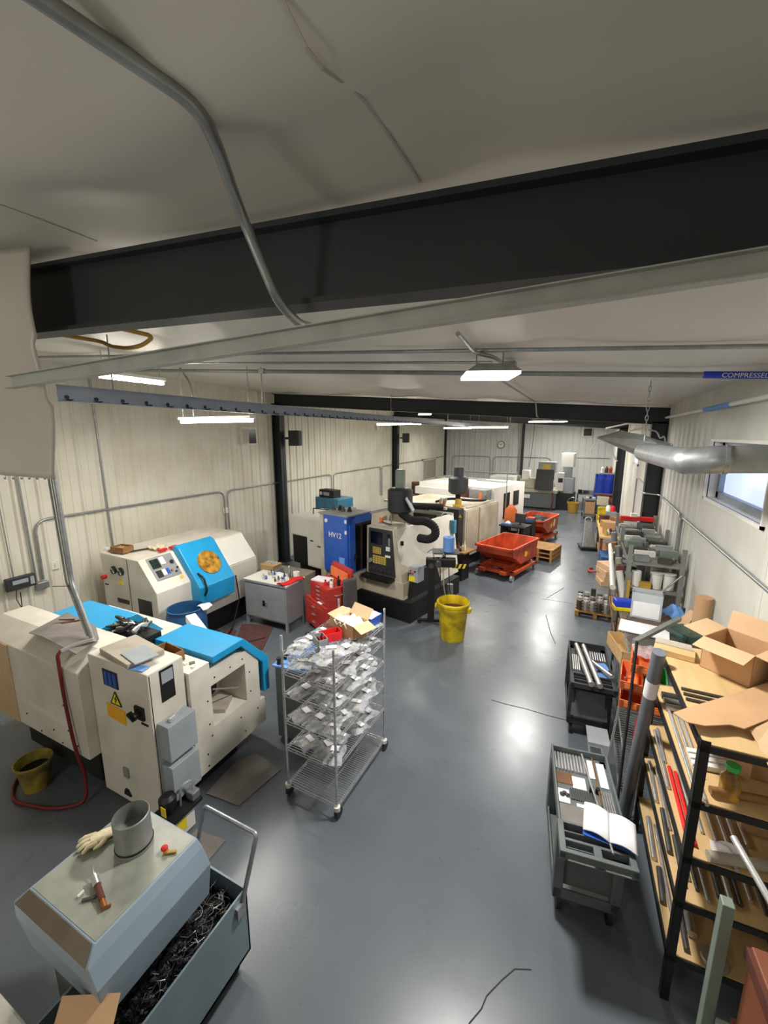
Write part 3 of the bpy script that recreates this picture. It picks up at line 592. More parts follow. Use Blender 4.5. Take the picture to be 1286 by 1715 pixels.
# glove
g = G(162, 1404, 1.13); gl = MB()
gx = Vector((-.45, -.89, 0)).normalized(); gy = Vector((gx.y, -gx.x, 0))
palm = [g - gx * .08, g - gx * .02, g + gx * .02]
gl.rings([[p + gy * .042 * math.cos(a) * s + Vector((0, 0, .018 * math.sin(a))) for a in [k * math.pi / 6 for k in range(12)]] for p, s in [(g - gx * .11, .8), (g - gx * .08, .78), (g - gx * .03, 1.0), (g + gx * .015, .98), (g + gx * .03, .7)]])
for k, (o, L) in enumerate([(-.036, .055), (-.012, .075), (.012, .08), (.035, .07)]):
    q = g + gx * .02 + gy * o; gl.tube([q - gx * .02, q + gx * L * .5 + gy * o * .2 + Vector((0, 0, .006)), q + gx * L * .9 + gy * o * .4 - Vector((0, 0, .008)), q + gx * L + gy * o * .4 - Vector((0, 0, .012))], .0115, 8, rr=[.0125, .0115, .010, .004])
q = g - gx * .04 - gy * .035; gl.tube([q, q - gy * .025 + gx * .025, q - gy * .035 + gx * .06], .012, 8, rr=[.014, .012, .006])
onew(gl, 'work_glove', 'skin_glove', 'cream work glove lying on the blue-grey hood next to the round collar', 'glove', smooth=60)
t = thing('air_gun', 'brass and chrome air nozzle lying on the blue-grey hood', 'air nozzle', (-2.14, .97, 1.12))
pa, pb = G(158, 1468, 1.13) , G(176, 1520, 1.12)
e = (pb - pa)
MB().tube([pa, pa + e * .3], .02, 12).build('chrome_fitting', 'chrome', t, world=True, smooth=50); MB().tube([pa + e * .3, pa + e * .75], .015, 10).build('body', 'rust', t, world=True, smooth=50)
MB().tube([pa + e * .75, pb], .012, 10).build('brass_end', 'copper', t, world=True, smooth=50); MB().tube([pa, pa - e * .3 + Vector((.01, 0, .02))], .004, 6).build('nozzle', 'chrome', t, world=True)
for u, v, u2, v2, m_, l in [(130, 1502, 140, 1492, 'white', 'white wire stub lying on the blue-grey hood'), (137, 1508, 160, 1502, 'darkbar', 'small thin key lying beside the air nozzle'), (170, 1523, 186, 1515, 'copper', 'brass plug at the end of the air nozzle')]:
    onew(MB().tube([G(u, v, 1.112), G(u2, v2, 1.112)], .008, 6), 'small_part', m_, l, 'small part')
t = thing('red_valve', 'little red capped valve on the hood top near its right edge', 'knob', G(278, 1428, 1.102))
MB().cyl((0, 0, 0), (0, 0, .02), .015).build('stem', 'ochre', t); MB().ball((-.01, 0, .028), .02, 8, (1, 1, .6)).build('cap', 'brightred', t); MB().obox((.03, .01, .01), (.06, .014, .008), rz=.6).build('lever', 'ochre', t)
t = thing('chip_cart', 'open grey-blue chip cart with a tubular handle beside the sloped hood', 'cart', (-1.97, 1.1, 0))
x0, x1, y0, y1 = -2.22, -1.735, .42, 1.565
MB().box(x0, x1, y0, y1, .13, .15).box(x0, x0 + .012, y0, y1, .13, .63).box(x1 - .012, x1, y0, y1, .13, .63).box(x0, x1, y0, y0 + .012, .13, .63).box(x0, x1, y1 - .012, y1, .13, .63).build('bin', 'binblue', t, world=True)
MB().box(x0 + .02, x1 - .02, y0 + .02, y1 - .03, .09, .13).build('chassis', 'black', t, world=True)
for x in (x0 + .07, x1 - .07):
    for y in (y0 + .1, y1 - .1): MB().cyl((x - .02, y, .05), (x + .02, y, .05), .05).build('wheel', 'rubber', t, world=True)
MB().tube(fillet([(x0 + .03, y1 - .02, .6), (x0 + .03, y1 + .1, .95), (x1 + .02, y1 + .1, .95), (x1 + .005, y1 - .04, .58)], .03), .015, 10).build('handle', 'galv', t, world=True, smooth=50)
MB().box(x1, x1 + .02, y1 - .1, y1 - .03, .5, .58).build('handle_bracket', 'galv', t, world=True)
def chipheap(u, v): return (x0 + .02 + u * (x1 - x0 - .04), y0 + .02 + v * (y1 - y0 - .04), .47 + .12 * math.sin(u * 3.1) * math.sin(v * 3) + rnd.random() * .035)
cp = onew(MB().grid(chipheap, 24, 40), 'metal_chips', 'chips', 'tangled dark metal turnings filling the chip cart', 'metal chips'); cp['kind'] = 'stuff'
mb = MB()
for k in range(120):
    x = x0 + .05 + rnd.random() * (x1 - x0 - .1); y = .95 + rnd.random() * .58; z = .52 + rnd.random() * .08; a = rnd.random() * 6; r = .01 + rnd.random() * .03
    mb.tube([Vector((x + r * math.cos(a + i), y + r * math.sin(a + i) + .01 * i, z + .01 * math.sin(i * 2 + a))) for i in range(6)], .0009, 3)
cs = onew(mb, 'metal_curls', 'steelbar', 'bright curled shavings on top of the dark turnings in the cart', 'metal chips'); cs['kind'] = 'stuff'
t = thing('cardboard_box', 'open cardboard box at the bottom edge on the near end of the chip cart', 'box', (-1.81, .57, .635), R(28))
def carton(t, w, d, h, m='cardboard', flaps=(.8, .8, .8, .8), fl=None, th=.004):
    MB().box(-w / 2, w / 2, -d / 2, d / 2, 0, .004).box(-w / 2, -w / 2 + th, -d / 2, d / 2, 0, h).box(w / 2 - th, w / 2, -d / 2, d / 2, 0, h).box(-w / 2, w / 2, -d / 2, -d / 2 + th, 0, h).box(-w / 2, w / 2, d / 2 - th, d / 2, 0, h).build('carton', m, t)
    fl = fl or min(w, d) / 2
    for k, a in enumerate(flaps):
        if a is None: continue
        L = fl; c, s_ = math.cos(a), math.sin(a)
        if k == 0: q = [(-w / 2, -d / 2, h), (w / 2, -d / 2, h), (w / 2, -d / 2 - L * c, h + L * s_), (-w / 2, -d / 2 - L * c, h + L * s_)]
        if k == 1: q = [(w / 2, -d / 2, h), (w / 2, d / 2, h), (w / 2 + L * c, d / 2, h + L * s_), (w / 2 + L * c, -d / 2, h + L * s_)]
        if k == 2: q = [(w / 2, d / 2, h), (-w / 2, d / 2, h), (-w / 2, d / 2 + L * c, h + L * s_), (w / 2, d / 2 + L * c, h + L * s_)]
        if k == 3: q = [(-w / 2, d / 2, h), (-w / 2, -d / 2, h), (-w / 2 - L * c, -d / 2, h + L * s_), (-w / 2 - L * c, d / 2, h + L * s_)]
        MB().add(q, [(0, 1, 2, 3)]).build('flap', 'cardpale' if m == 'cardboard' else m, t, solid=th)
carton(t, .27, .24, .16, flaps=(-.2, .05, .75, .3), fl=.12)
t = thing('white_cabinet', 'corner of a white machine cabinet at the lower left edge', 'cabinet', (-2.6, .2, 0))
MB().box(-3.1, -2.26, -.2, .63, 0, .6).build('body', 'white', t, world=True, bevel=.015); MB().box(-2.6, -2.34, .3, .46, .6, .603).build('nameplate', 'boxgrey', t, world=True)
# floor mats left
for pts, m_, l in [([(330, 1390), (378, 1408), (345, 1447), (300, 1420)], 'matgrey', 'grey rubber mat on the floor beside the near lathe cabinet'), ([(395, 1275), (430, 1262), (470, 1290), (400, 1350), (345, 1330)], 'matgrey', 'dusty grey mat on the floor beyond the near lathe'), ([(392, 1082), (405, 1045), (458, 1048), (440, 1088)], 'matred', 'dark red floor mat in front of the grey cabinet'), ([(350, 1075), (385, 1052), (396, 1056), (384, 1086)], 'matred', 'dark red floor mat along the white lathe by the wall')]:
    P = [G(u, v, .004) for u, v in pts]; onew(MB().rings([P, [p + Vector((0, 0, .008)) for p in P]]), 'floor_mat', m_, l, 'mat')

# ---------------------------------------------------------------- lathe by the left wall
B = thing('cnc_lathe', 'white turning machine with one blue door standing along the left wall', 'machine', (-6.3, 4.9, 0))
by0, by1 = 3.82, 5.95
prof = [(-6.95, .42), (-5.68, .42), (-5.64, .8), (-5.64, 1.13), (-6.0, 1.6), (-6.95, 1.62)]
MB().prism(prof, 'y', by0 + .0, by1).build('body', 'machinewhite', B, world=True, bevel=.012)
MB().box(-6.9, -5.78, by0 + .06, by1 - .05, 0, .42).build('base', 'black', B, world=True)
MB().prism([(-6.28, .45), (-6.27, .45), (-6.27, 1.58), (-6.28, 1.58)], 'y', by0 - .004, by0).build('panel_gap', 'black', B, world=True)
for x in (-6.62, -6.44):
    q = MB().cyl((x, by0, 1.37), (x, by0 - .03, 1.37), .065, n=16).build('cooling_fan', 'black', B, world=True); MB().cyl((x, by0 - .03, 1.37), (x, by0 - .036, 1.37), .02).obox((x, by0 - .033, 1.37), (.11, .006, .025), ry=.8).build('fan_hub', 'chrome', q, world=True)
MB().prism([(-6.56, 1.14), (-6.42, 1.14), (-6.49, 1.27)], 'y', by0 - .005, by0).build('warning_triangle', 'stickeryellow', B, world=True)
MB().cyl((-6.87, by0, 1.22), (-6.87, by0 - .06, 1.22), .035).build('isolator_knob', 'brightred', B, world=True, label='red isolator knob'); MB().box(-6.9, -6.82, by0 - .01, by0, 1.08, 1.1).build('name_strip', 'black', B, world=True)
MB().box(-6.62, -6.33, by0 - .006, by0, .83, .9).build('vent_slot', 'black', B, world=True)
MB().box(-6.1, -5.78, by0 - .006, by0, .45, .98).build('motor_opening', 'blackgloss', B, world=True); MB().cyl((-5.85, by0 - .01, .62), (-5.85, by0 - .06, .62), .08).build('pulley', 'galv', B, world=True)
sl = Vector((-.36, 0, .47)).normalized(); nx = Vector((.47, 0, .36)).normalized(); p0 = Vector((-5.64, 0, 1.13))
def slope(y0, y1, s0, s1, off, th, name, m_, par, **k):
    a = [p0 + sl * s0 + nx * off, p0 + sl * s1 + nx * off, p0 + sl * s1 + nx * (off + th), p0 + sl * s0 + nx * (off + th)]
    return MB().rings([[Vector((p.x, y0, p.z)) for p in a], [Vector((p.x, y1, p.z)) for p in a]]).build(name, m_, par, world=True, **k)
pn = slope(3.93, 4.36, .18, .58, .0, .012, 'control_panel', 'cabgrey', B, bevel=.003)
slope(3.96, 4.1, .38, .54, .012, .008, 'crt_screen', 'screen', pn); slope(4.12, 4.2, .42, .55, .012, .006, 'keypad', 'white', pn)
slope(3.97, 4.06, .22, .34, .012, .006, 'keypad', 'black', pn); slope(4.07, 4.13, .24, .34, .012, .006, 'white_keys', 'white', pn); slope(4.14, 4.19, .24, .34, .012, .008, 'blue_keys', 'blue', pn)
for y, s in ((4.29, .42), (4.22, .28), (4.28, .24), (4.33, .3)):
    q = p0 + sl * s; MB().cyl((q.x, y, q.z), tuple(Vector((q.x, y, q.z)) + nx * .04), .03 if s > .4 else .014).build('dial', 'black' if s != .28 else 'orange', pn, world=True)
slope(4.3, 4.36, .1, .15, 0, .005, 'sticker', 'sticker', B)
dp = [(-6.02, 1.66), (-5.95, 1.7), (-5.86, 1.66), (-5.42, 1.04), (-5.44, .72), (-5.64, .7), (-5.64, 1.13)]
door = MB().prism(dp, 'y', 4.42, 5.16).build('sliding_door', 'cyan', B, world=True, bevel=.015)
dn = Vector((.62, 0, .44)).normalized(); ds = Vector((-.44, 0, .62)).normalized(); q = Vector((-5.64, 4.82, 1.35)) + dn * .004
e2 = Vector((0, 1, 0))
MB().rings([[q + (e2 * math.cos(a) + ds * math.sin(a)) * .215 + dn * o for a in [k * math.pi / 16 for k in range(32)]] for o in (-.01, .012)]).build('round_window', 'amber', door, world=True, label='round amber window')
MB().tube(fillet([(-5.60, 4.52, 1.25), (-5.42, 4.5, 1.2), (-5.36, 4.5, 1.0), (-5.42, 4.5, .9)], .04), .018, 8).build('door_handle', 'black', door, world=True, smooth=50)
slope(5.2, 5.93, .02, .56, 0, .012, 'right_panel', 'white', B)
MB().tube([(-5.6, 5.35, .95), (-5.55, 5.35, .5), (-5.5, 5.1, .05), (-5.3, 4.7, .015), (-5.0, 4.7, .015), (-4.75, 5.1, .015)], .012, 6).build('power_cable', 'black', B, world=True, smooth=50)
onew(MB().box(-7.2, -6.6, 6.0, 6.15, 0, 1.25).box(-6.55, -6.5, 6.0, 6.1, 0, 1.05), 'machine_guard', 'rubber', 'dark steel frame standing behind the wall lathe', 'frame')
t = thing('cardboard_tray', 'small wooden tray of odds and ends on the wall lathe', 'tray', (-6.62, 3.98, 1.625), R(8))
MB().box(-.13, .13, -.1, .1, 0, .01).box(-.13, .13, -.1, -.09, 0, .1).box(-.13, .13, .09, .1, 0, .1).box(-.13, -.12, -.1, .1, 0, .1).box(.12, .13, -.1, .1, 0, .1).build('tray', 'wooddark', t)
for k in range(4): MB().obox((-.07 + .045 * k, .02 * (k % 2), .05), (.03, .1, .06), rz=.3 * k).build('offcut', 'plywood', t)
for x, y, m_, l in [(-6.85, 4.0, 'white', 'crumpled white rag on the corner of the wall lathe'), (-6.3, 4.35, 'skin_glove', 'pale folded rag on top of the wall lathe near its screen')]:
    onew(MB().grid(lambda u, v: (x + (u - .5) * .26, y + (v - .5) * .2, 1.63 + .03 * abs(math.sin(u * 7 + v * 4)) + .02 * math.sin(v * 9)), 12, 10), 'rag', m_, l, 'rag', smooth=60, solid=.004)
for y, l in [(4.3, 'red insert box lying on the wall lathe nearer its end'), (4.5, 'red insert box lying on the wall lathe against the blue door')]: onew(MB().obox((-6.08, y, 1.645), (.07, .15, .035), rz=.15), 'insert_case', 'brightred', l, 'case', bevel=.004)
onew(MB().obox((-6.45, 4.2, 1.63), (.03, .34, .02), rz=-.35), 'file_tool', 'blackplastic', 'long dark file lying on top of the wall lathe', 'tool')
t = thing('sprinkler', 'small white outlet fitting on the wall above the lathe', 'outlet', (XL + .04, 6.96, 1.75))
MB().obox((0, 0, 0), (.06, .12, .14)).build('box', 'white', t, bevel=.01)
# drum
t = thing('plastic_drum', 'blue open drum standing between the two white lathes', 'drum', (-5.22, 3.97, 0))
MB().lathe([(.27, 0), (.285, .03), (.285, .3), (.278, .32), (.285, .34), (.285, .62), (.278, .64), (.285, .66), (.28, .82), (.255, .9), (.265, .905), (.27, .94), (.25, .945), (.245, .91), (.25, .85), (.26, .5)], n=40).build('drum', 'drumblue', t, smooth=35)
MB().lathe([(.001, .76), (.262, .76)], n=32, caps=False).build('coolant', 'coolant', t)
onew(MB().grid(lambda u, v: (-5.0 + (u - .5) * .12, 4.13 + (v - .5) * .18, .955 - .1 * max(0, u - .55) + .012 * math.sin(v * 5 + u * 3)), 8, 10), 'rag', 'white', 'white rag draped over the rim of the blue drum', 'rag', smooth=60, solid=.008)

# ---------------------------------------------------------------- grey cabinet and red chest
t = thing('steel_cabinet', 'grey two-door steel bench cabinet with cluttered white top', 'cabinet', (-4.99, 5.68, 0))
MB().box(-.48, .48, -.26, .26, .16, .86).build('body', 'cabgrey', t, bevel=.006); MB().box(-.5, .5, -.28, .28, .86, .89).build('top', 'white', t, bevel=.004)
MB().box(-.46, .46, -.272, -.26, .19, .82).build('door', 'cabgrey', t, bevel=.003)
MB().box(-.49, .49, -.285, -.275, .855, .89).build('top_rim', 'cabgrey', t)
MB().tube(fillet([(-.03, -.272, .5), (-.03, -.3, .5), (.06, -.3, .5)], .01), .008, 6).box(-.05, .0, -.28, -.272, .44, .54).build('handle', 'black', t)
for x in (-.46, .46):
    for y in (-.24, .24): MB().box(x - .02, x + .02, y - .02, y + .02, 0, .17).build('leg', 'cabgrey', t)
for k in range(22):
    x = -5.2 + rnd.random() * .55; y = 5.52 + rnd.random() * .3; h = .04 + rnd.random() * .07
    m_ = ['chrome', 'darkbar', 'steelbar', 'blue'][k % 4]
    onew(MB().lathe([(.018, 0), (.018, h * .5), (.01, h * .55), (.008, h)], (x, y, .892), 10), 'tool_bit', m_, 'small metal tool bit standing on the grey cabinet top', 'tool bit', 'tool bits on the grey cabinet', smooth=40)
t = thing('spray_can', 'slim grey bottle standing on the grey cabinet', 'bottle', (-4.75, 5.83, .89)); MB().lathe([(.03, 0), (.03, .12), (.012, .15), (.012, .19)], n=12).build('bottle', 'galv', t, smooth=40); MB().lathe([(.014, .19), (.014, .22)], n=10).build('cap', 'white', t)
t = thing('paper_roll', 'short white paper roll on the grey cabinet', 'paper roll', (-4.6, 5.85, .89)); MB().lathe([(.06, 0), (.06, .12), (.018, .12), (.018, .02)], n=20).build('roll', 'white', t, smooth=40)
onew(MB().obox((-4.98, 5.87, .9), (.24, .1, .02), rz=-.2), 'notepad', 'paper', 'white notepad at the back of the grey cabinet top', 'notepad')
onew(MB().grid(lambda u, v: (-4.52 + (v - .5) * .16 + (u - .5) * .13, 5.58 + (v - .5) * .42, .92 + .03 * math.sin(u * 3.14) - .02 * math.sin(v * 6)), 10, 10), 'red_cloth', 'brightred', 'bright red cloth draped over the corner of the grey cabinet', 'cloth', smooth=60, solid=.02)
t = thing('brass_fitting', 'brown block on the corner of the grey cabinet', 'block', (-4.58, 5.72, .89)); MB().box(-.06, .06, -.04, .04, 0, .06).build('block', 'copper', t, bevel=.01)
t = thing('parts_basket', 'small open basket of parts behind the grey cabinet', 'basket', (-5.55, 6.25, 0))
MB().box(-.2, .2, -.15, .15, .0, .82).build('stand', 'cabgrey', t); MB().rings([rect(-.15, .15, -.12, .12, .82), rect(-.18, .18, -.14, .14, .92)]).build('basket', 'plywood', t)
for k in range(6): MB().ball((-.1 + .04 * k, .05 * (k % 2), .93), .035, 6).build('part', 'chrome', t)
onew(MB().box(-6.4, -5.2, 6.6, 7.3, .0, .5), 'low_crate', 'tangrey', 'low brownish crate on the floor against the left wall column', 'crate', bevel=.01)
rz = R(-29)
t = thing('tool_chest', 'red rolling tool chest stacked with an open top box', 'tool chest', (-4.43, 5.86, 0), rz)
MB().box(0, .82, 0, .46, .09, .6).build('roller_cabinet', 'red', t, bevel=.008)
for i in range(3): 
    d_ = MB().box(.03, .79, -.012, 0, .12 + .145 * i, .25 + .145 * i).build('drawer', 'red', t, bevel=.003); MB().box(.32, .42, -.03, -.012, .19 + .145 * i, .205 + .145 * i).build('drawer_pull', 'chrome', d_)
MB().box(.14, .82, .05, .46, .6, .93).build('top_chest', 'red', t, bevel=.008)
for i in range(4):
    d_ = MB().box(.16, .8, .038, .05, .62 + .075 * i, .685 + .075 * i).build('drawer', 'red', t); MB().box(.42, .52, .02, .038, .65 + .075 * i, .662 + .075 * i).build('drawer_pull', 'chrome', d_)
MB().rings([[Vector((.14, .46, .93)), Vector((.82, .46, .93)), Vector((.82, .52, 1.18)), Vector((.14, .52, 1.18))], [Vector((.14, .5, .93)), Vector((.82, .5, .93)), Vector((.82, .56, 1.18)), Vector((.14, .56, 1.18))]]).build('lid', 'red', t)
MB().box(.2, .78, .44, .47, .95, 1.12).build('lid_lining', 'binorange', t)
MB().tube(fillet([(.822, .18, .8), (.85, .18, .8), (.85, .32, .8), (.822, .32, .8)], .02), .008, 6).build('side_handle', 'chrome', t)
for x in (.08, .74):
    for y in (.07, .4): MB().cyl((x - .015, y, .045), (x + .015, y, .045), .045).build('caster', 'black', t)
inv = XF[t]
def tl(x, y, z): return inv @ Vector((x, y, z))
onew(MB().obox(tl(.33, .2, .945), (.34, .22, .025), rz=rz + .5), 'clipboard', 'paper', 'white clipboard of papers on the red tool chest', 'clipboard')
onew(MB().obox(tl(.56, .024, .615), (.14, .05, .004), rz=rz), 'paper_note', 'paper', 'white note on the step of the red tool chest', 'paper')
for i, (x, y, h, m_, l) in enumerate([(.66, .2, .16, 'white', 'white spray bottle in the open red chest top'), (.74, .16, .12, 'white', 'shorter white bottle at the front of the red chest top'), (.74, .3, .15, 'black', 'black bottle in the open red chest top'), (.6, .12, .08, 'brightred', 'small red can in the open red chest top')]):
    t2 = thing('bottle', l, 'bottle', tl(x, y, .932)); MB().lathe([(.03, 0), (.03, h * .7), (.012, h * .8), (.012, h)], n=12).build('body', m_, t2, smooth=40); MB().lathe([(.014, h), (.014, h + .02)], n=10).build('cap', 'black', t2)
onew(MB().grid(lambda u, v: tuple(tl(.9 + .03 * math.sin(u * 9) * v, .3 + u * .26 + .05*v*(u-.5), 1.08 - v * (1.0))), 12, 16), 'apron', 'apron_grey', 'dark grey cloth apron hanging at the right side of the red chest', 'apron', smooth=60, solid=.02)

# ---------------------------------------------------------------- chrome wire rack with bags of parts
t = thing('wire_rack', 'tall chrome wire shelving rack on casters holding bags of small parts', 'rack', (-2.055, 3.2, 0), R(-1.5))
wx, wy = .285, .475
SH = [1.53, 1.34, 1.115, .83, .545, .15]
for x in (-wx, wx):
    for y in (-wy, wy):
        p = MB().cyl((x, y, .13), (x, y, 1.70), .0125, n=10).build('post', 'chrome', t, smooth=50)
        mb = MB()
        for k in range(26): mb.cyl((x, y, .2 + k * .058), (x, y, .204 + k * .058), .0132, n=8)
        mb.build('post_grooves', 'darkbar', p)
        MB().cyl((x, y, .10), (x, y, .14), .03, n=12).build('bumper', 'white', t); MB().cyl((x - .014, y + .02, .05), (x + .014, y + .02, .05), .05, n=14).obox((x, y, .08), (.035, .05, .05)).build('caster', 'blackplastic', t)
for z in SH:
    mb = MB()
    for y in (-wy, wy):
        for dz in (0, -.03): mb.tube([(-wx, y, z + dz), (wx, y, z + dz)], .004, 5)
        n = 12; mb.tube([(-wx + 2 * wx * i / n, y, z - (.03 if i % 2 else 0)) for i in range(n + 1)], .003, 4)
    for x in (-wx, wx):
        for dz in (0, -.03): mb.tube([(x, -wy, z + dz), (x, wy, z + dz)], .004, 5)
        n = 20; mb.tube([(x, -wy + 2 * wy * i / n, z - (.03 if i % 2 else 0)) for i in range(n + 1)], .003, 4)
    for i in range(1, 38): mb.tube([(-wx, -wy + 2 * wy * i / 38, z + .004), (wx, -wy + 2 * wy * i / 38, z + .004)], .0022, 4)
    for x in (-.1, .1): mb.tube([(x, -wy, z - .004), (x, wy, z - .004)], .004, 4)
    mb.build('wire_shelf', 'chrome', t)
inv = XF[t]
def bagmesh(w, d, h, s):
    q = random.Random(s); ph = [q.random() * 6 for _ in range(4)]
    def f(u, v):
        e = (1 - (2 * u - 1) ** 4) * (1 - (2 * v - 1) ** 4)
        return ((u - .5) * w + .008 * math.sin(v * 9 + ph[0]), (v - .5) * d + .008 * math.sin(u * 8 + ph[1]), .004 + e * h * (.6 + .4 * math.sin(u * 13 + ph[2]) * math.sin(v * 11 + ph[3])))
    return MB().grid(f, 12, 12)
protos = []
for k in range(5):
    w, d, h = [(.16, .2, .022), (.2, .24, .028), (.14, .16, .02), (.22, .2, .02), (.18, .26, .034)][k]
    g = bagmesh(w, d, h, k).build('parts_bag', 'plastic', smooth=70)
    MB().grid(lambda u, v: ((u - .5) * w * .6, (v - .6) * d * .5, .003 + (1 - (2 * u - 1) ** 4) * (1 - (2 * v - 1) ** 4) * h * .55), 8, 8).build('contents', ['parts', 'matgrey', 'steelbar', 'tangrey', 'parts'][k], g, smooth=60)
    MB().box(-w * .25, w * .2, d * .05, d * .3, h * 1.02, h * 1.02 + .002).build('label_card', 'paper', g)
    tag(g, 'clear bag', 'bag'); g['used'] = 0; protos.append(g)
names = ['top', 'second', 'third', 'fourth', 'fifth']
spots = {0: [(-.2, -.38), (-.2, -.2), (.12, -.38), (.2, -.2), (-.2, .02), (.2, -.03), (.17, .38)],
         1: [(.2, -.36), (.02, -.4), (.05, -.22), (.21, -.16), (.19, .04), (.18, .22), (.16, .38), (-.2, -.3), (.0, .0)],
         2: [(-.14, -.38), (.06, -.36), (.21, -.34), (.1, -.16), (.2, -.04), (.2, .16), (.18, .36), (0, .06), (-.05, .3)],
         3: [(-.18, -.34), (.0, -.36), (.19, -.37), (.16, -.18), (.2, .02), (.19, .2), (.14, .37), (-.05, -.1), (0, .2), (-.1, .38)],
         4: [(-.14, -.34), (.05, -.32), (.19, -.36), (.13, -.14), (.2, .06), (-.1, -.1), (.02, .1), (.17, .26)]}
for k, L in spots.items():
    for i, (x, y) in enumerate(L):
        pr = protos[(i * 3 + k * 2) % 5]; p = inv @ Vector((x, y, SH[k] + .006))
        lb = 'clear plastic bag of small parts on the %s shelf of the chrome wire rack' % names[k]
        rz = rnd.uniform(-.5, .5) + R(-1.5); gp = 'bags on the %s wire shelf' % names[k]
        if not pr['used']:
            pr['used'] = 1; pr.location = p; pr.rotation_euler = (0, 0, rz); pr['label'] = lb; pr['group'] = gp
        else: dup(pr, p, rz, lb, gp)
for o in list(COL.objects):
    if 'used' in o: del o['used']
for k, (x, y) in enumerate([(-.17, -.33), (.15, -.3)]):
    p = inv @ Vector((x, y, SH[0] + .04)); dup(protos[(k + 2) % 5], p, .6 * k, 'clear plastic bag heaped on others on the top wire shelf', 'heaped bags on the top wire shelf')
b = thing('stacking_bin', 'red stacking bin on the top of the chrome wire rack', 'bin', inv @ Vector((-.02, -.08, SH[0] + .008)), R(-35))
MB().prism([(-.1, 0), (.1, 0), (.1, .09), (.095, .09), (.095, .006), (-.095, .006), (-.115, .05), (-.12, .05)], 'x', -.05, .05).box(-.055, -.05, -.1, .1, 0, .085).box(.05, .055, -.1, .1, 0, .085).build('bin', 'brightred', b)
b = thing('stacking_bin', 'grey stacking bin in front of the red bin on the wire rack', 'bin', inv @ Vector((-.05, -.2, SH[0] + .008)), R(-35))
MB().box(-.08, .08, -.05, .05, 0, .006).box(-.08, -.074, -.05, .05, 0, .08).box(.074, .08, -.05, .05, 0, .08).box(-.08, .08, -.05, -.044, 0, .08).box(-.08, .08, .044, .05, 0, .08).build('bin', 'cabgrey', b)
b = thing('cardboard_box', 'open cardboard box of white bags on top of the wire rack', 'box', inv @ Vector((.1, .12, SH[0] + .008)), R(-18))
carton(b, .27, .2, .15, flaps=(None, -.35, .9, .15), fl=.12)
for k in range(6): MB().grid(lambda u, v: (-.1 + .035 * k + (u - .5) * .12, -.05 + .04 * (k % 3) + (v - .5) * .12, .12 + .06 * math.sin(u * 3.1) * math.sin(v * 3.1) + .02 * math.sin(u * 9 + k)), 8, 8).build('white_bag', 'white', b, smooth=60)
b = thing('cardboard_box', 'pale carton behind the open box on the wire rack', 'box', inv @ Vector((-.09, .25, SH[0] + .008)), R(-10))
MB().box(-.09, .09, -.1, .1, 0, .15).build('carton', 'cardpale', b, bevel=.003); MB().box(-.02, .02, -.101, .101, .02, .152).build('tape', 'tangrey', b)
b = thing('plastic_tote', 'blue tote full of white bags at the back of the wire rack top', 'tote', inv @ Vector((.12, .37, SH[0] + .008)), R(-10))
MB().rings([rect(-.12, .12, -.08, .08, 0), rect(-.14, .14, -.1, .1, .12)]).build('tote', 'blue', b)
for k in range(3): MB().grid(lambda u, v: (-.08 + .08 * k + (u - .5) * .12, (v - .5) * .16, .12 + .05 * math.sin(u * 3.1) * math.sin(v * 3.1)), 6, 6).build('white_bag', 'white', b, smooth=60)
# dark tool table between lathe and rack
t = thing('tool_cart', 'dark grey tool cabinet with tool holders on top, behind the wire rack', 'cabinet', (-2.72, 3.62, 0), R(5))
MB().box(-.26, .26, -.3, .4, .04, .93).build('body', 'chipdark_blue' if 'chipdark_blue' in M else 'cartgrey', t, bevel=.01); MB().box(-.28, .28, -.32, .42, .93, .95).build('top', 'papertowel', t)
for k in range(26):
    p = XF[t] @ Vector((-.22 + .15 * (k % 4) + rnd.uniform(-.02, .02), -.26 + .1 * (k // 4) + rnd.uniform(-.02, .02), .952))
    onew(MB().lathe([(.032, 0), (.032, .03), (.018, .04), (.026, .08), (.012, .11)] if k % 2 else [(.028, 0), (.02, .05), (.03, .055), (.03, .075)], p, 12), 'tool_holder', ['black', 'chrome', 'black', 'steelbar'][k % 4], 'tool holder standing on the dark cabinet behind the wire rack', 'tool holder', 'tool holders on the dark cabinet', smooth=40)

# ---------------------------------------------------------------- blue-doored turning centre in the middle
TH = R(-12)
H = thing('turning_center', 'large beige machining center with a blue door and black control panel', 'machine', (-2.68, 6.72, 0), TH)
XH = XF[H]
def hw(x, y, z): return XH @ Vector((x, y, z))
MB().box(-2.15, 0, .0, 1.95, 0, .4).build('base', 'black', H)
MB().box(-2.15, -.2, .05, 1.95, .4, .72).build('front_skirt', 'beige', H)
text('STAR', .12, 'front_lettering', 'white', H, (-1.36, -.318, .70), (R(90), 0, 0), .003); MB().box(-1.66, -1.15, -.312, -.29, .62, .78).build('lettering_strip', 'black', H)
MB().rings([[Vector(p) for p in [(-.19, .06, .4), (-.16, 2.2, .4), (-.36, 2.25, 1.72), (-.44, .14, 1.72)]], [Vector(p) for p in [(-.25, .06, .4), (-.22, 2.2, .4), (-.42, 2.25, 1.72), (-.5, .14, 1.72)]]]).build('end_panel', 'machinewhite', H)
MB().rings([rect(-.3, -.12, .18, 1.35, .38), rect(-.3, -.17, .3, 1.2, .86)]).build('end_base', 'black', H)
MB().rings([rect(-1.12, -.24, .08, .62, .72), rect(-1.12, -.46, .1, .62, 1.73)]).build('control_housing', 'beige', H)
MB().rings([rect(-1.1, -.47, .1, .6, 1.73), rect(-1.05, -.5, .15, .6, 1.76)]).build('housing_top', 'tangrey', H)
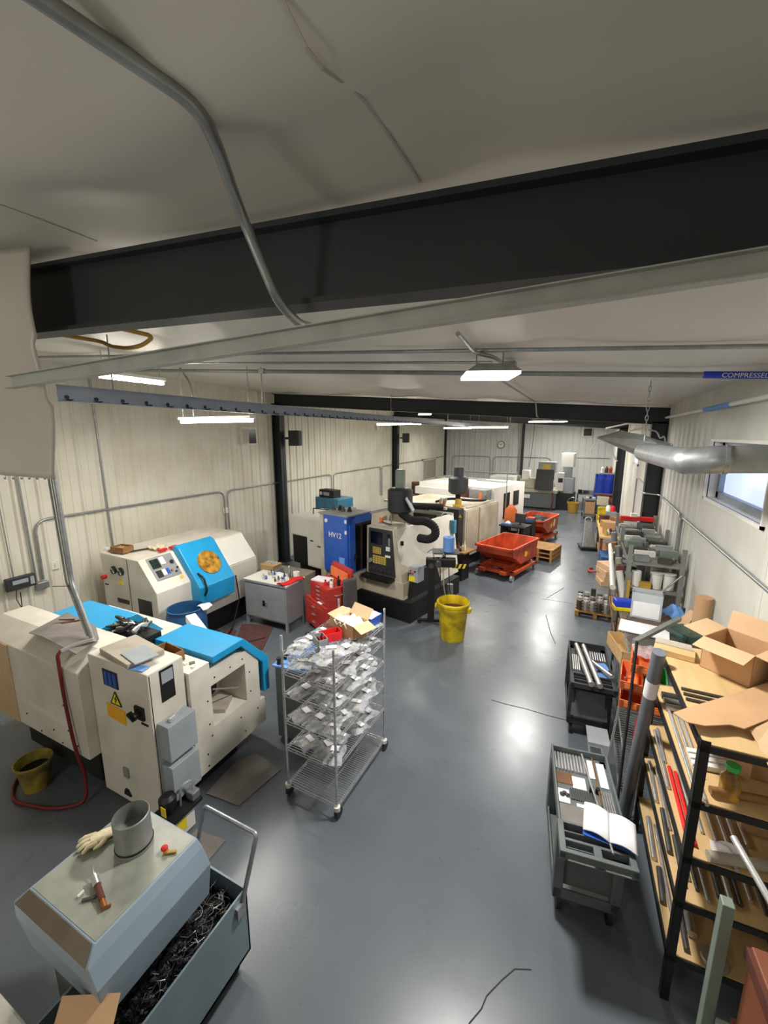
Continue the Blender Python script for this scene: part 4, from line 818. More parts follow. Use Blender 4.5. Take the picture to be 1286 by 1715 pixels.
pn = MB().rings([[Vector(p) for p in [(-1.06, .06, .8), (-.4, .06, .8), (-.5, .08, 1.7), (-1.06, .08, 1.7)]], [Vector(p) for p in [(-1.06, .1, .8), (-.4, .1, .8), (-.5, .11, 1.7), (-1.06, .11, 1.7)]]]).build('control_panel', 'blackplastic', H, label='black control panel with yellow keys')
MB().box(-1.0, -.72, .062, .08, 1.4, 1.64).build('screen', 'blackgloss', pn)
for (x0, x1, z0, z1, m_) in [(-.95, -.74, 1.2, 1.34, 'keys'), (-.95, -.62, 1.0, 1.17, 'keys'), (-.62, -.53, 1.3, 1.38, 'white'), (-.64, -.52, 1.17, 1.21, 'white'), (-.56, -.53, 1.4, 1.55, 'cabgrey')]:
    mb = MB()
    if m_ == 'keys':
        n = 5; 
        for i in range(n):
            for j in range(4):
                w = (x1 - x0) / n; h = (z1 - z0) / 4; mb.box(x0 + i * w + .005, x0 + (i + 1) * w - .005, .058, .075, z0 + j * h + .005, z0 + (j + 1) * h - .005)
        mb.build('key_block', 'keys', pn)
    else: mb.box(x0, x1, .056, .08, z0, z1).build('label_plate', m_, pn)
for i in range(6): MB().cyl((-1.0 + .095 * i, .07, .88), (-1.0 + .095 * i, .03, .88), .022, n=12).build('knob', 'darkbar', pn)
MB().cyl((-1.0, .07, 1.05), (-1.0, .02, 1.05), .045, n=16).build('handwheel', 'chrome', pn); MB().cyl((-.57, .08, 1.6), (-.57, .05, 1.6), .03).build('knob', 'black', pn)
MB().box(-1.12, -.42, -.12, .08, .72, .78).build('keyboard_shelf', 'black', H)
mb = MB().box(-2.05, -.4, 2.16, 2.22, .4, 1.7).box(-2.05, -2.0, .7, 2.22, .4, 1.7).box(-2.05, -.4, .66, .72, .4, 1.6).box(-2.05, -.4, .7, 2.2, 1.18, 1.22)
mb.build('coolant_enclosure', 'beige', H)
MB().box(-2.07, -.36, 2.14, 2.26, 1.68, 1.74).box(-2.07, -1.98, .66, 2.24, 1.68, 1.74).build('enclosure_rim', 'cabgrey', H)
MB().box(-1.35, -.75, 2.1, 2.16, 1.4, 1.66).build('enclosure_window', 'blackgloss', H)
mb = MB().box(-1.84, -1.2, -.4, .3, .8, 1.95)
dr = mb.build('fixed_door', 'blue', H, bevel=.01, label='blue front door')
MB().box(-1.98, -1.84, -.36, .6, .42, 1.95).build('side_column', 'beige', H, bevel=.006)
MB().box(-1.98, -1.2, -.4, .32, 1.95, 1.975).build('door_top', 'cabgrey', H); MB().box(-1.84, -1.21, -.3, .3, .42, .8).build('lower_skirt', 'beige', H)
MB().box(-1.2, -1.165, -.36, .3, 1.8, 1.93).box(-1.2, -1.165, -.36, -.2, .82, 1.93).build('door_frame', 'blue', dr, bevel=.004)
MB().box(-1.2, -1.18, -.2, .3, .84, 1.8).build('door_window', 'blackgloss', dr); MB().box(-1.19, -1.14, -.24, -.21, 1.05, 1.2).build('door_handle', 'black', dr)
text('HV12', .15, 'door_lettering', 'white', dr, (-1.52, -.404, 1.56), (R(90), 0, 0), .003)
MB().cyl((-1.76, -.4, 1.83), (-1.76, -.406, 1.83), .04, n=20).build('maker_badge', 'white', dr)
for z in (1.83, 1.62): MB().box(-1.26, -1.21, -.406, -.4, z, z + .07).build('door_sticker', 'white', dr)
MB().box(-1.42, -1.28, -.405, -.4, .98, 1.14).build('door_sticker', 'papertowel', dr)
for k in range(4): 
    p = hw(-1.88 + .13 * k, -.05 + .05 * (k % 2), 1.976); onew(MB().lathe([(.045, 0), (.045, .05), (.03, .06), (.03, .1)], p, 14), 'chuck_jaw', 'black' if k % 2 else 'darkbar', 'black round chuck tool standing on top of the blue door', 'tool', 'round tools on the blue door', smooth=40)
MB().box(-1.2, -1.12, .3, .66, .42, 1.7).build('recess_wall', 'black', H)
cv = MB().prism([(-3.55, 1.18), (-2.98, 1.18), (-2.98, .5), (-2.0, .5), (-2.0, 1.66), (-3.55, 1.66)], 'y', .15, 1.2).build('side_cover', 'white', H, bevel=.04, label='rounded white side cover')
MB().box(-3.5, -3.0, .2, 1.18, .5, 1.18).build('filter_box', 'black', H); MB().box(-3.4, -2.15, .3, 1.15, 0, .5).build('side_base', 'black', H)
for x, z in ((-2.85, 1.12), (-2.62, 1.02)): MB().box(x, x + .1, .14, .15, z, z + .025).build('finger_slot', 'black', cv)
MB().tube(fillet([(-3.1, .5, 1.66), (-3.1, .5, 1.8), (-2.5, .5, 1.82), (-2.5, .5, 1.66)], .02), .012, 6).build('top_rail', 'black', H)
MB().tube([(-2.02, .12, 1.6), (-2.06, .1, 1.2), (-2.0, .1, .8), (-2.03, .12, .5)], .012, 6).build('cable', 'black', H, smooth=50)
MB().box(-.31, -.26, .1, .14, 1.45, 1.53).build('vent_hole', 'black', H)
# mist collector and hose belong to the machine
mc = AY(670, 860, 7.5); mc = Vector((mc.x, 7.5, 1.95))
MB().lathe([(.2, 0), (.25, .05), (.25, .46), (.2, .5), (.1, .51)], mc, 28).build('mist_collector', 'blackplastic', H, world=True, smooth=40)
MB().lathe([(.1, .5), (.1, .85), (.08, .87)], mc, 20).build('collector_stack', 'teal_stack' if 'teal_stack' in M else 'greengrey', H, world=True, smooth=40)
MB().obox(mc + Vector((.28, -.18, .22)), (.02, .34, .3), rz=.3, ry=-.5).build('louvered_panel', 'galv', H, world=True)
for dx in (-.15, .15): MB().cyl(mc + Vector((dx, -.1, -.25)), mc + Vector((dx, -.1, .03)), .012).build('collector_leg', 'cabgrey', H, world=True)
P = [mc + Vector((.05, -.05, .0)), AY(690, 873, 7.3), AY(712, 872, 7.2), AY(728, 882, 7.15), AY(730, 897, 7.15), AY(718, 904, 7.15), AY(702, 901, 7.25)]
P = fillet(P, .3, 8); PP = []
for a, b in zip(P, P[1:]):
    n = max(1, int((b - a).length / .012)); PP += [a + (b - a) * i / n for i in range(n)]
MB().tube(PP, .08, 14, rr=[.085 if i % 2 else .072 for i in range(len(PP))]).build('flexible_hose', 'rubber', H, world=True, smooth=30)
MB().tube(fillet([hw(-.44, 2.2, 1.7), hw(-.42, 1.9, 1.82), hw(-.4, 1.5, 1.5), hw(-.33, 1.4, 1.3)], .2), .012, 6).build('cable', 'cabgrey', H, world=True, smooth=50)
MB().obox(hw(-.3, 2.12, 1.45), (.14, .12, .3), rz=TH).build('disconnect_box', 'teal', H, world=True, bevel=.008)
q = MB().obox(hw(-.1, .35, .88), (.2, .22, .3), rz=TH).build('button_box', 'boxgrey', H, world=True, bevel=.006); MB().obox(hw(-.13, .235, .79), (.14, .01, .1), rz=TH).build('yellow_plate', 'stickeryellow', q, world=True)
for k in range(4): MB().cyl(hw(-.16 + .05 * (k % 3), .24, .9 + .05 * (k // 2)), hw(-.16 + .05 * (k % 3), .21, .9 + .05 * (k // 2)), .014).build('button', ['black', 'brightred', 'black', 'brightred'][k], q, world=True)
for k in range(7): MB().lathe([(.03, 0), (.03, .05), (.05, .055), (.05, .08), (.02, .12)], hw(-1.55 + .09 * k, 2.2, 1.74), 12).build('tool_cone', 'black', H, world=True, smooth=40)
onew(MB().obox(hw(-1.0, .4, 1.81), (.07, .06, .1), rz=TH), 'orange_bottle', 'binorange', 'small orange container on the control housing of the blue-doored machine', 'container', bevel=.01)
onew(MB().grid(lambda u, v: tuple(hw(-1.7 + .5 * u, -.1 + .25 * v, .02 + .3 * math.sin(u * 3.14) * math.sin(v * 3.14))), 8, 8) if False else MB().obox(hw(-.85, .35, 1.775), (.4, .04, .02), rz=TH - .4), 'metal_rod', 'darkbar', 'dark rod lying on the control housing top', 'rod')
# teal cabinet, radio
t = thing('chiller_cabinet', 'teal cabinet standing behind the white side cover', 'cabinet', (-5.95, 9.3, 0), TH)
MB().box(-.42, .42, -.3, .3, 0, 1.85).build('body', 'teal', t, bevel=.02); MB().box(-.3, .3, -.31, -.3, 1.2, 1.7).build('door', 'teal', t, bevel=.004)
t = thing('radio', 'black radio on top of the teal cabinet', 'radio', (-6.05, 9.25, 1.852), TH)
MB().box(-.27, .27, -.14, .14, 0, .2).build('case', 'black', t, bevel=.01); MB().box(-.1, .12, -.145, -.14, .05, .14).build('display', 'boxgrey', t); MB().cyl((-.19, -.14, .1), (-.19, -.15, .1), .05).build('dial', 'chrome', t)
# stand with blue paper roll
t = thing('bar_stand', 'black floor stand with a clamp arm and small tray in front of the beige machine', 'stand', (-2.34, 6.93, 0), R(20))
MB().box(-.26, .3, -.03, .03, .03, .08).build('foot', 'black', t, bevel=.004); MB().box(-.07, .05, -.06, .06, .05, 1.2).build('post', 'black', t, bevel=.006)
for x in (-.22, .26): MB().cyl((x, 0, 0), (x, 0, .035), .035).build('foot_pad', 'rubber', t)
MB().box(-.12, .42, -.07, .07, 1.12, 1.28).build('clamp_arm', 'black', t, bevel=.015); MB().cyl((.1, -.07, 1.2), (.1, -.16, 1.2), .06).cyl((-.02, -.06, 1.16), (-.02, -.12, 1.16), .05).build('roller', 'darkbar', t)
MB().box(.0, .5, .05, .4, 1.33, 1.35).box(.2, .25, .2, .25, 1.1, 1.34).build('tray', 'black', t)
sg = MB().box(.36, .62, -.03, -.02, 1.1, 1.18).build('hazard_strip', 'black', t, label='black and yellow hazard strip')
for k in range(3): MB().prism([(.38 + .08 * k, 1.1), (.42 + .08 * k, 1.1), (.45 + .08 * k, 1.18), (.41 + .08 * k, 1.18)], 'y', -.034, -.03).build('yellow_stripe', 'stickeryellow', sg)
for k, x in enumerate((.14, .2, .3)): MB().tube(fillet([(x, 0, 1.12), (x + .02, -.03, .7), (x + .1, .02, .4), (x + .05, .05, .12)], .1), .009, 6).build('cable', 'black' if k != 1 else 'tangrey', t, smooth=50)
MB().tube(arc((.05, 0, 1.28), .17, .2, 2.6, 10, 'y'), .012, 6).tube(arc((.1, -.03, 1.36), .09, 0, 6.2, 14, 'y'), .008, 6).build('coiled_cable', 'cabgrey', t, smooth=50)
rp = XF[t] @ Vector((.3, .22, 1.352))
t = thing('paper_towel_roll', 'blue paper towel roll standing on the black tray', 'paper roll', rp)
MB().lathe([(.105, 0), (.105, .27), (.03, .27), (.03, .1), (.001, .1)], n=28).build('roll', 'papertowel', t, smooth=40)
onew(MB().tube([(-2.2, 7.65, .02), (-2.2, 7.65, .55)], .06, 16), 'grey_tube', 'galv', 'short grey upright tube on the floor behind the yellow can', 'tube', smooth=40)
# yellow trash can
t = thing('trash_can', 'round yellow trash can standing alone on the aisle floor', 'trash can', (-1.82, 6.55, 0))
MB().lathe([(.2, 0), (.205, .02), (.255, .55), (.262, .56), (.265, .62), (.28, .63), (.285, .67), (.265, .69), (.255, .66), (.245, .55), (.2, .05)], n=40).build('body', 'yellow', t, smooth=35)
MB().lathe([(.001, .5), (.243, .53)], n=30, caps=False).build('contents', 'rust', t)
for s in (-1, 1): MB().obox((s * .285, 0, .56), (.06, .13, .09)).build('handle', 'yellow', t, bevel=.02)

# ---------------------------------------------------------------- second and third machines
TC = R(-15)
C2 = thing('turning_center', 'beige machining center with a black mist collector behind the blue-doored one', 'machine', (-2.62, 10.35, 0), TC)
XC = XF[C2]
MB().box(-2.5, 0, 0, 1.9, .3, 1.58).build('body', 'beige', C2, bevel=.012); MB().box(-2.4, -.1, .1, 1.8, 0, .3).build('base', 'black', C2)
MB().box(-.005, .012, .72, .74, .35, 1.55).build('panel_seam', 'wooddark', C2); MB().box(0, .02, .78, 1.88, .4, 1.54).build('end_door', 'beige', C2, bevel=.008); MB().box(0, .02, .06, .68, .4, 1.54).build('end_door', 'beige', C2, bevel=.008)
MB().box(-.75, -.06, -.25, 0, .4, 1.62).build('control_column', 'blackplastic', C2, bevel=.01); MB().prism([(-.06, 1.42), (.02, 1.42), (-.02, 1.5)], 'y', -.256, -.25).build('warning_triangle', 'stickeryellow', C2)
MB().box(-.4, -.25, -.256, -.25, 1.46, 1.51).build('maker_plate', 'white', C2)
MB().box(-2.5, -.75, -.3, .0, .3, 1.3).build('front_guard', 'black', C2); MB().box(-2.5, -.4, -.34, -.26, 1.58, 1.64).build('front_rail', 'beige', C2)
MB().box(-1.9, -1.2, -.36, -.28, 1.2, 1.55).build('blue_door', 'blue', C2); MB().box(-1.62, -1.25, -.37, -.36, 1.22, 1.5).build('door_sign', 'white', C2)
mc = Vector((AY(767, 825, 11.0).x, 11.0, 1.9))
MB().lathe([(.2, 0), (.27, .06), (.27, .42), (.22, .47), (.13, .48), (.13, .72), (.1, .73)], mc, 28).build('mist_collector', 'blackplastic', C2, world=True, smooth=40)
MB().cyl(mc - Vector((0, 0, .34)), mc, .07).build('collector_stem', 'rubber', C2, world=True)
MB().lathe([(.15, 0), (.15, .05), (.08, .06), (.08, .2)], XC @ Vector((-.4, .3, 1.58)), 16).build('yellow_cap', 'ochre', C2, world=True)
MB().tube(fillet([XC @ Vector(p) for p in [(-1.2, .4, 1.62), (-.8, .5, 1.75), (-.4, .9, 1.68), (-.1, 1.3, 1.66), (-.3, 1.7, 1.7)]], .2), .035, 8).build('hose_bundle', 'rubber', C2, world=True, smooth=50)
MB().tube(fillet([XC @ Vector(p) for p in [(-.1, .2, 1.6), (.0, .6, 1.62), (-.05, 1.2, 1.64), (-.1, 1.8, 1.62)]], .2), .02, 8).build('hose_bundle', 'tangrey', C2, world=True, smooth=50)
for k in range(8): MB().tube([XC @ Vector((-.78 + .02 * k, -.05 + .04 * (k % 3), 1.6)), XC @ Vector((-.8 + .03 * k, 0, 1.78 + .04 * (k % 2)))], .02, 8).build('fitting', 'chrome' if k % 2 else 'copper', C2, world=True)
MB().tube([(-3.7, 9.0, 1.83), (-2.85, 9.15, 1.83)], .08, 14).build('exhaust_pipe', 'rubber', H, world=True, smooth=40)
D2 = thing('turning_center', 'white enclosed machining center with windows beyond the beige machines', 'machine', (-2.42, 13.05, 0), TC)
XD = XF[D2]
MB().box(-2.9, 0, 0, 2.4, .25, 1.85).build('body', 'white', D2, bevel=.015); MB().box(-2.8, -.1, .1, 2.3, 0, .25).build('base', 'black', D2)
for y0, y1 in ((.7, 1.15), (1.45, 1.9)): MB().box(0, .012, y0, y1, .75 if y0 < 1 else 1.1, 1.6).build('end_window', 'blackgloss', D2)
MB().box(-.7, -.1, -.35, 0, .9, 1.8).build('control_box', 'galv', D2, bevel=.008); MB().box(-1.15, -.7, -.3, 0, 1.25, 1.78).build('panel_box', 'rust', D2)
MB().box(-.35, -.25, -.36, -.35, 1.5, 1.72).build('orange_label', 'binorange', D2)
MB().box(-2.9, -1.2, -.25, 0, 1.45, 1.7).build('front_ledge', 'white', D2); MB().box(-1.3, -1.0, .3, .7, 1.85, 1.98).build('top_unit', 'white', D2, bevel=.02)
MB().tube([XD @ Vector((-2.8, 1.2, 1.95)), XD @ Vector((-.2, 1.3, 1.92))], .05, 10).build('top_pipe', 'galv', D2, world=True, smooth=50)
t = thing('engine_lathe', 'dark red and grey manual lathe standing in the far left corner', 'machine', (-6.6, 17.5, 0), R(-60))
MB().box(-.9, .9, -.3, .3, 0, .8).build('bed', 'cabgrey', t); MB().box(-.9, -.3, -.25, .25, .8, 1.3).build('headstock', 'rust', t, bevel=.03); MB().box(-.1, .9, -.2, .2, .8, .95).build('carriage', 'rust', t); MB().tube([(-.3, 0, 1.1), (.7, 0, 1.1)], .04).build('bar_stock', 'chrome', t)
MB().box(.5, .8, -.15, .15, .95, 1.25).build('tailstock', 'cabgrey', t, bevel=.02)

# brown side table with fittings between the machines
t = thing('wooden_table', 'low brown work table between the beige machines', 'table', (-2.72, 9.6, 0), TC)
MB().box(-.45, .45, -.22, .28, .7, .74).build('top', 'wooddark', t, bevel=.01); MB().box(-.35, .35, -.15, .2, 0, .7).build('cabinet', 'black', t)
for k in range(14):
    p = XF[t] @ Vector((-.38 + .055 * k, -.02 + .1 * ((k * 7) % 3 - 1), .742)); h = .08 + .05 * ((k * 3) % 4)
    onew(MB().lathe([(.03, 0), (.03, h * .6), (.015, h * .7), (.015, h)], p, 10), 'tool_bottle', ['black', 'skin_glove', 'rust', 'chrome'][k % 4], 'small bottle or tool on the low brown table', 'bottle', 'bottles on the brown table', smooth=40)
# desk with keyboard
t = thing('work_desk', 'small black desk cart with keyboard and monitor behind the near orange hopper', 'desk', (-1.66, 12.5, 0), TC)
MB().box(-.38, .38, -.3, .3, .82, .86).build('top', 'black', t); MB().box(-.35, -.3, -.25, .25, 0, .82).box(.3, .35, -.25, .25, 0, .82).build('frame', 'black', t)
dk = XF[t]
t2 = thing('monitor', 'dark small monitor on the black desk', 'monitor', dk @ Vector((.1, .1, .862)), TC); MB().box(-.16, .16, -.01, .02, .05, .32).build('screen', 'blackplastic', t2); MB().box(-.06, .06, -.06, .06, 0, .01).box(-.02, .02, 0, .02, 0, .1).build('stand', 'black', t2)
onew(MB().obox(dk @ Vector((.18, -.16, .875)), (.32, .14, .02), rz=TC), 'keyboard', 'darkbar', 'dark keyboard on the black desk', 'keyboard')
onew(MB().obox(dk @ Vector((-.2, -.1, .87)), (.32, .2, .015), rz=TC), 'folder', 'blue', 'blue folder on the black desk', 'folder')
onew(MB().grid(lambda u, v: tuple(dk @ Vector((-.3 + u * .18, -.12 + v * .14, .885 + .07 * math.sin(u * 3.1) * math.sin(v * 3.1)))), 8, 8), 'white_rag', 'white', 'crumpled white rag on the blue folder', 'rag', smooth=60, solid=.006)
onew(MB().ball(XC @ Vector((.25, .9, .62)), .2, 10, (1, 1, 1)) if False else MB().obox(XC @ Vector((.24, .75, .35)), (.2, .4, .7), rz=TC), 'chair_back', 'rust', 'dark brown upholstered seat back between the desk and beige machine', 'chair', bevel=.06)

# ---------------------------------------------------------------- orange self-dumping hoppers
def hopper(loc, rz, label):
    t = thing('dump_hopper', label, 'hopper', loc, rz)
    w, fy, by = .47, -.85, .85                                                         # front is -y (low sloped lip)
    outer = [(-.62, .3), (.5, .28), (.78, .82), (-.9, .82), (-.86, .76)]
    b = MB(); th = .012
    # bin: bottom, sloped front, back, two side plates
    b.prism([(-.85, .8), (-.8, .62), (-.3, .33), (.62, .33), (.72, .8), (.70, .8), (.6, .35), (-.29, .35), (-.785, .63), (-.83, .8)], 'x', -w, w)
    b.prism([(-.85, .8), (-.8, .62), (-.3, .33), (.62, .33), (.72, .8)], 'x', -w, -w + th).prism([(-.85, .8), (-.8, .62), (-.3, .33), (.62, .33), (.72, .8)], 'x', w - th, w)
    b.build('bin', 'orange', t)
    MB().box(-w - .03, w + .03, -.89, -.83, .76, .82).box(-w - .03, -w + .01, -.89, .75, .77, .82).box(w - .01, w + .03, -.89, .75, .77, .82).box(-w - .03, w + .03, .7, .75, .77, .82).build('rim', 'orange', t, bevel=.006)
    MB().box(-.5, .5, -.78, -.66, .14, .22).box(-.5, .5, .55, .67, .14, .22).box(-.5, -.38, -.78, .67, .14, .22).box(.38, .5, -.78, .67, .14, .22).build('base_frame', 'orange', t, bevel=.01)
    MB().box(-.36, -.2, -.9, .6, .16, .24).box(.2, .36, -.9, .6, .16, .24).build('fork_pocket', 'orange', t); MB().box(-.3, .3, -.5, .4, .2, .31).build('rocker', 'orange', t)
    for x in (-.46, .46):
        for y in (-.76, .6): MB().cyl((x - .03, y, .075), (x + .03, y, .075), .075, n=16).obox((x, y, .12), (.06, .06, .06)).build('caster', 'chrome', t)
    MB().prism([(-.1, .5), (.02, .46), (.06, .58), (-.06, .62)], 'x', w, w + .004).build('warning_sticker', 'stickeryellow', t)
    return t
h1 = hopper((-1.55, 10.72, 0), R(-16), 'near orange dump hopper on casters, empty but for a few chips')
h2 = hopper((-1.22, 14.5, 0), R(-14), 'far orange dump hopper on casters, filled higher with chips')
MB().prism([(.15, .5), (.32, .46), (.36, .7), (.22, .72)], 'x', .47, .474).build('torn_label', 'white', h2)
for h, zz, rr, l in [(h1, .37, .2, 'small heap of turnings inside the near orange hopper'), (h2, .62, .4, 'heap of turnings filling the far orange hopper')]:
    X_ = XF[h]
    c = onew(MB().grid(lambda u, v: tuple(X_ @ Vector(((u - .5) * (.5 if zz < .5 else .86), (v - .5) * (.6 if zz < .5 else 1.1), zz + rr * .5 * math.sin(u * 3.14) * math.sin(v * 3.14) + rnd.random() * .03))), 16, 16), 'metal_chips', 'chips', l, 'metal chips'); c['kind'] = 'stuff'
t = thing('office_chair', 'black office chair with a bright orange back beside the far hopper', 'chair', (-1.93, 13.3, 0), R(100))
MB().rings([[Vector((.1 * math.cos(a) * s + z * .0 , .19 * math.sin(a) * s * 1.0, z)) if False else Vector((-.18 - (z - .6) * .18, .2 * s * math.cos(a), z + .06 * math.sin(a))) + Vector((.03 * math.sin(a), 0, 0)) for a in [k * math.pi / 8 for k in range(16)]] for z, s in [(.75, .4), (.78, .9), (1.0, 1.0), (1.2, .9), (1.32, .4)]]).build('backrest', 'binorange', t, smooth=60)
MB().obox((.02, 0, .5), (.46, .46, .09)).build('seat', 'black', t, bevel=.04); MB().cyl((0, 0, .1), (0, 0, .46), .03).build('gas_post', 'black', t); MB().tube([(-.16, 0, .5), (-.26, 0, .6), (-.25, 0, .8)], .025).build('back_bar', 'black', t)
for k in range(5): MB().tube([(0, 0, .1), (.27 * math.cos(k * 1.257), .27 * math.sin(k * 1.257), .05)], .02, 6).ball((.27 * math.cos(k * 1.257), .27 * math.sin(k * 1.257), .03), .03, 6).build('base_leg', 'black', t)
t = thing('pallet_stack', 'low stack of brown wooden pallets behind the near orange hopper', 'pallet', (-.84, 12.35, 0), R(-14))
for k in range(3): 
    MB().box(-.4, .4, -.42, .42, .1 + .12 * k, .12 + .12 * k).build('deck', 'pallet', t)
    for x in (-.36, 0, .36): MB().box(x - .03, x + .03, -.42, .42, .0 + .12 * k, .1 + .12 * k).build('stringer', 'pallet', t)
t = thing('parts_tray', 'blue and red tray of parts behind the far hopper', 'tray', (-1.4, 13.28, .0), R(-14))
MB().box(-.2, .2, -.15, .15, 0, .84).build('stand', 'black', t); MB().box(-.2, .2, -.15, .15, .84, .92).build('tray', 'drumblue', t); MB().obox((.1, 0, .95), (.22, .2, .07)).build('red_lid', 'orange', t, bevel=.02)

# ---------------------------------------------------------------- far wall machines
t = thing('machining_center', 'grey-green milling machine with an operator screen against the back wall', 'machine', (-1.5, 20.6, 0), R(-6))
MB().box(-1.25, .5, 0, 1.3, .08, .78).build('base', 'greengrey_dark' if 'greengrey_dark' in M else 'cartgrey', t, bevel=.02); MB().box(-1.3, .55, -.05, 1.35, .78, .95).build('table_tray', 'beige', t, bevel=.03)
MB().box(-1.2, -.5, .1, .9, .95, 1.4).build('headstock', 'beige', t, bevel=.03); MB().box(-1.15, -.8, .2, .6, 1.4, 1.8).build('gearbox', 'white', t, bevel=.02)
MB().prism([(-.35, .95), (.1, .95), (.1, 1.9), (-.15, 1.9)], 'x', -.4, .35).build('splash_guard', 'black', t); MB().box(-.35, .4, -.1, .4, 1.75, 2.25).build('control_head', 'cabgrey', t, bevel=.02)
MB().box(-.18, .2, -.115, -.1, 1.88, 2.15).build('screen', 'keys', t); MB().obox((.1, -.05, 1.25), (.6, .08, .5), ry=-.4).build('door', 'beige', t)
MB().box(.5, .75, .2, .6, .9, 1.75).build('button_column', 'white', t, bevel=.01); MB().box(.52, .72, .19, .2, 1.3, 1.5).build('buttons', 'black', t)
MB().box(.55, 1.1, .4, 1.1, 2.0, 2.65).build('spindle_cover', 'white', t, bevel=.03); MB().box(.65, 1.0, .5, 1.0, 1.5, 2.0).build('spindle_neck', 'boxgrey', t)
MB().box(.75, 1.15, .4, 1.0, .5, 1.5).build('power_box', 'boxgrey', t, bevel=.01); MB().box(.5, 1.2, .3, 1.1, 0, .8).build('chip_tank', 'black', t)
MB().box(-.95, -.65, -.06, -.05, .5, .68).build('maker_plate', 'white', t); MB().tube(fillet([(.35, -.06, .85), (.4, -.2, .5), (.35, -.2, .05)], .1), .03, 8).build('coolant_hose', 'hose', t, smooth=50)
t = thing('yellow_pail', 'orange-yellow pail on the floor by the back milling machine', 'pail', AY(959, 852, 20.4)); t.location.z = 0; XF[t] = Matrix.Translation(t.location)
MB().lathe([(.2, 0), (.24, .42), (.26, .42), (.26, .46), (.23, .46), (.19, .03)], n=24).build('pail', 'ochre', t, smooth=40); MB().tube(arc((0, 0, .44), .25, .1, 3.0, 10, 'y'), .01, 6).build('bail', 'galv', t)
t = thing('white_enclosure', 'white cabinet with dark windows left of the back milling machine', 'cabinet', (-3.6, 20.6, 0), R(-10))
MB().box(-.5, .7, 0, 1.0, 0, 1.5).build('body', 'white', t, bevel=.02)
for x in (-.2, .2): MB().box(x, x + .25, -.01, 0, .7, 1.2).build('window', 'blackgloss', t)

# ---------------------------------------------------------------- utility carts on the right of the aisle
def cart(loc, rz, m, label, Wd=.44, L=1.02):
    t = thing('utility_cart', label, 'cart', loc, rz); w = Wd / 2
    # top tray with rim, handle ledge at the near end (-y is towards the camera, y=0 near end)
    h = .8
    MB().box(-w, w, .26, L, h - .07, h - .06).box(-w, -w + .015, .2, L, h - .09, h).box(w - .015, w, .2, L, h - .09, h).box(-w, w, L - .015, L, h - .09, h).box(-w, w, .24, .26, h - .09, h - .0).build('top_tray', m, t, bevel=.004)
    lg = MB().box(-w - .01, w + .01, .0, .03, h - .04, h + .015).box(-w - .01, -w + .03, 0, .25, h - .05, h + .01).box(w - .03, w + .01, 0, .25, h - .05, h + .01).box(-w, w, .1, .12, h - .05, h + .005).box(-.02, .03, .02, .11, h - .05, h + .005).box(-w, w, .02, .25, h - .08, h - .07).box(-w, w, .17, .18, h - .06, h)
    lg.build('handle_ledge', m, t, bevel=.006)
    MB().box(-w, w, .22, L, .16, .175).box(-w, -w + .015, .22, L, .16, .25).box(w - .015, w, .22, L, .16, .25).box(-w, w, L - .015, L, .16, .25).box(-w, w, .22, .235, .16, .25).build('bottom_tray', m, t, bevel=.004)
    for x in (-w + .03, w - .03):
        for y in (.26, L - .06): MB().box(x - .035, x + .035, y - .04, y + .05, .17, h - .06).build('corner_post', m, t, bevel=.008)
    for x in (-w + .05, w - .05):
        for y in (.3, L - .1): MB().cyl((x - .015, y, .065), (x + .015, y, .065), .065, n=14).obox((x, y, .13), (.04, .06, .05)).build('caster', 'black', t)
    return t
c1 = cart((.30, 2.56, 0), R(7.5), 'cartgrey', 'grey plastic utility cart with rows of small bars, nearest on the right'); X1 = XF[c1]
MB().box(-.2, .2, .265, .275, .25, .72).build('end_panel', 'cartgrey', c1)
def on1(x, y, z=.742): return X1 @ Vector((x, y, z))
d1 = (X1.to_3x3() @ Vector((0, 1, 0)))
def bars(n, x0, dx, y0, L, r, m, label, group, conv, dirv, zoff=0):
    for k in range(n):
        p = conv(x0 + dx * k, y0) + Vector((0, 0, r + zoff)); onew(MB().cyl(p, p + dirv * L, r, n=10), 'steel_bar', m, label, 'bar', group, smooth=40)
bars(10, -.19, .0245, .80, .19, .0095, 'chrome', 'short bright bar in the far row on the grey cart', 'far row of bars on the grey cart', on1, d1)
bars(9, -.19, .0135, .66, .12, .0045, 'copper', 'thin coppery pin in the second row on the grey cart', 'coppery pins on the grey cart', on1, d1)
bars(11, -.1, .0165, .52, .10, .006, 'darkbar', 'dark short pin in the third row on the grey cart', 'dark pins on the grey cart', on1, d1)
bars(5, .125, .0165, .36, .3, .006, 'steelbar', 'long thin rod along the right edge of the grey cart', 'rods along the grey cart edge', on1, d1)
p = on1(.09, .06, .835); q = on1(.02, .98, .79); onew(MB().cyl(p, q, .0075, n=10), 'steel_rod', 'steelbar', 'long steel rod lying lengthwise over everything on the grey cart', 'rod', smooth=40)
p = on1(.1, .5, .775); q = on1(.1, .98, .775); onew(MB().cyl(p, q, .0055, n=10), 'brass_rod', 'copper', 'thin brass rod beside the long steel rod on the grey cart', 'rod', smooth=40)
for x, y, w, d, l in [(.085, .88, .05, .2, 'upright white paper strip at the far end of the grey cart'), (.16, .84, .06, .26, 'white paper strip along the far right edge of the grey cart'), (-.03, .7, .1, .12, 'white card in the middle of the grey cart tray'), (-.16, .54, .09, .13, 'white card under grey shavings on the grey cart'), (.03, .48, .2, .03, 'narrow white strip in front of the dark pins on the grey cart')]:
    onew(MB().obox(on1(x, y, .742 if y != .88 else .744), (w, d, .003), rz=R(7.5)), 'paper_card', 'paper', l, 'paper')
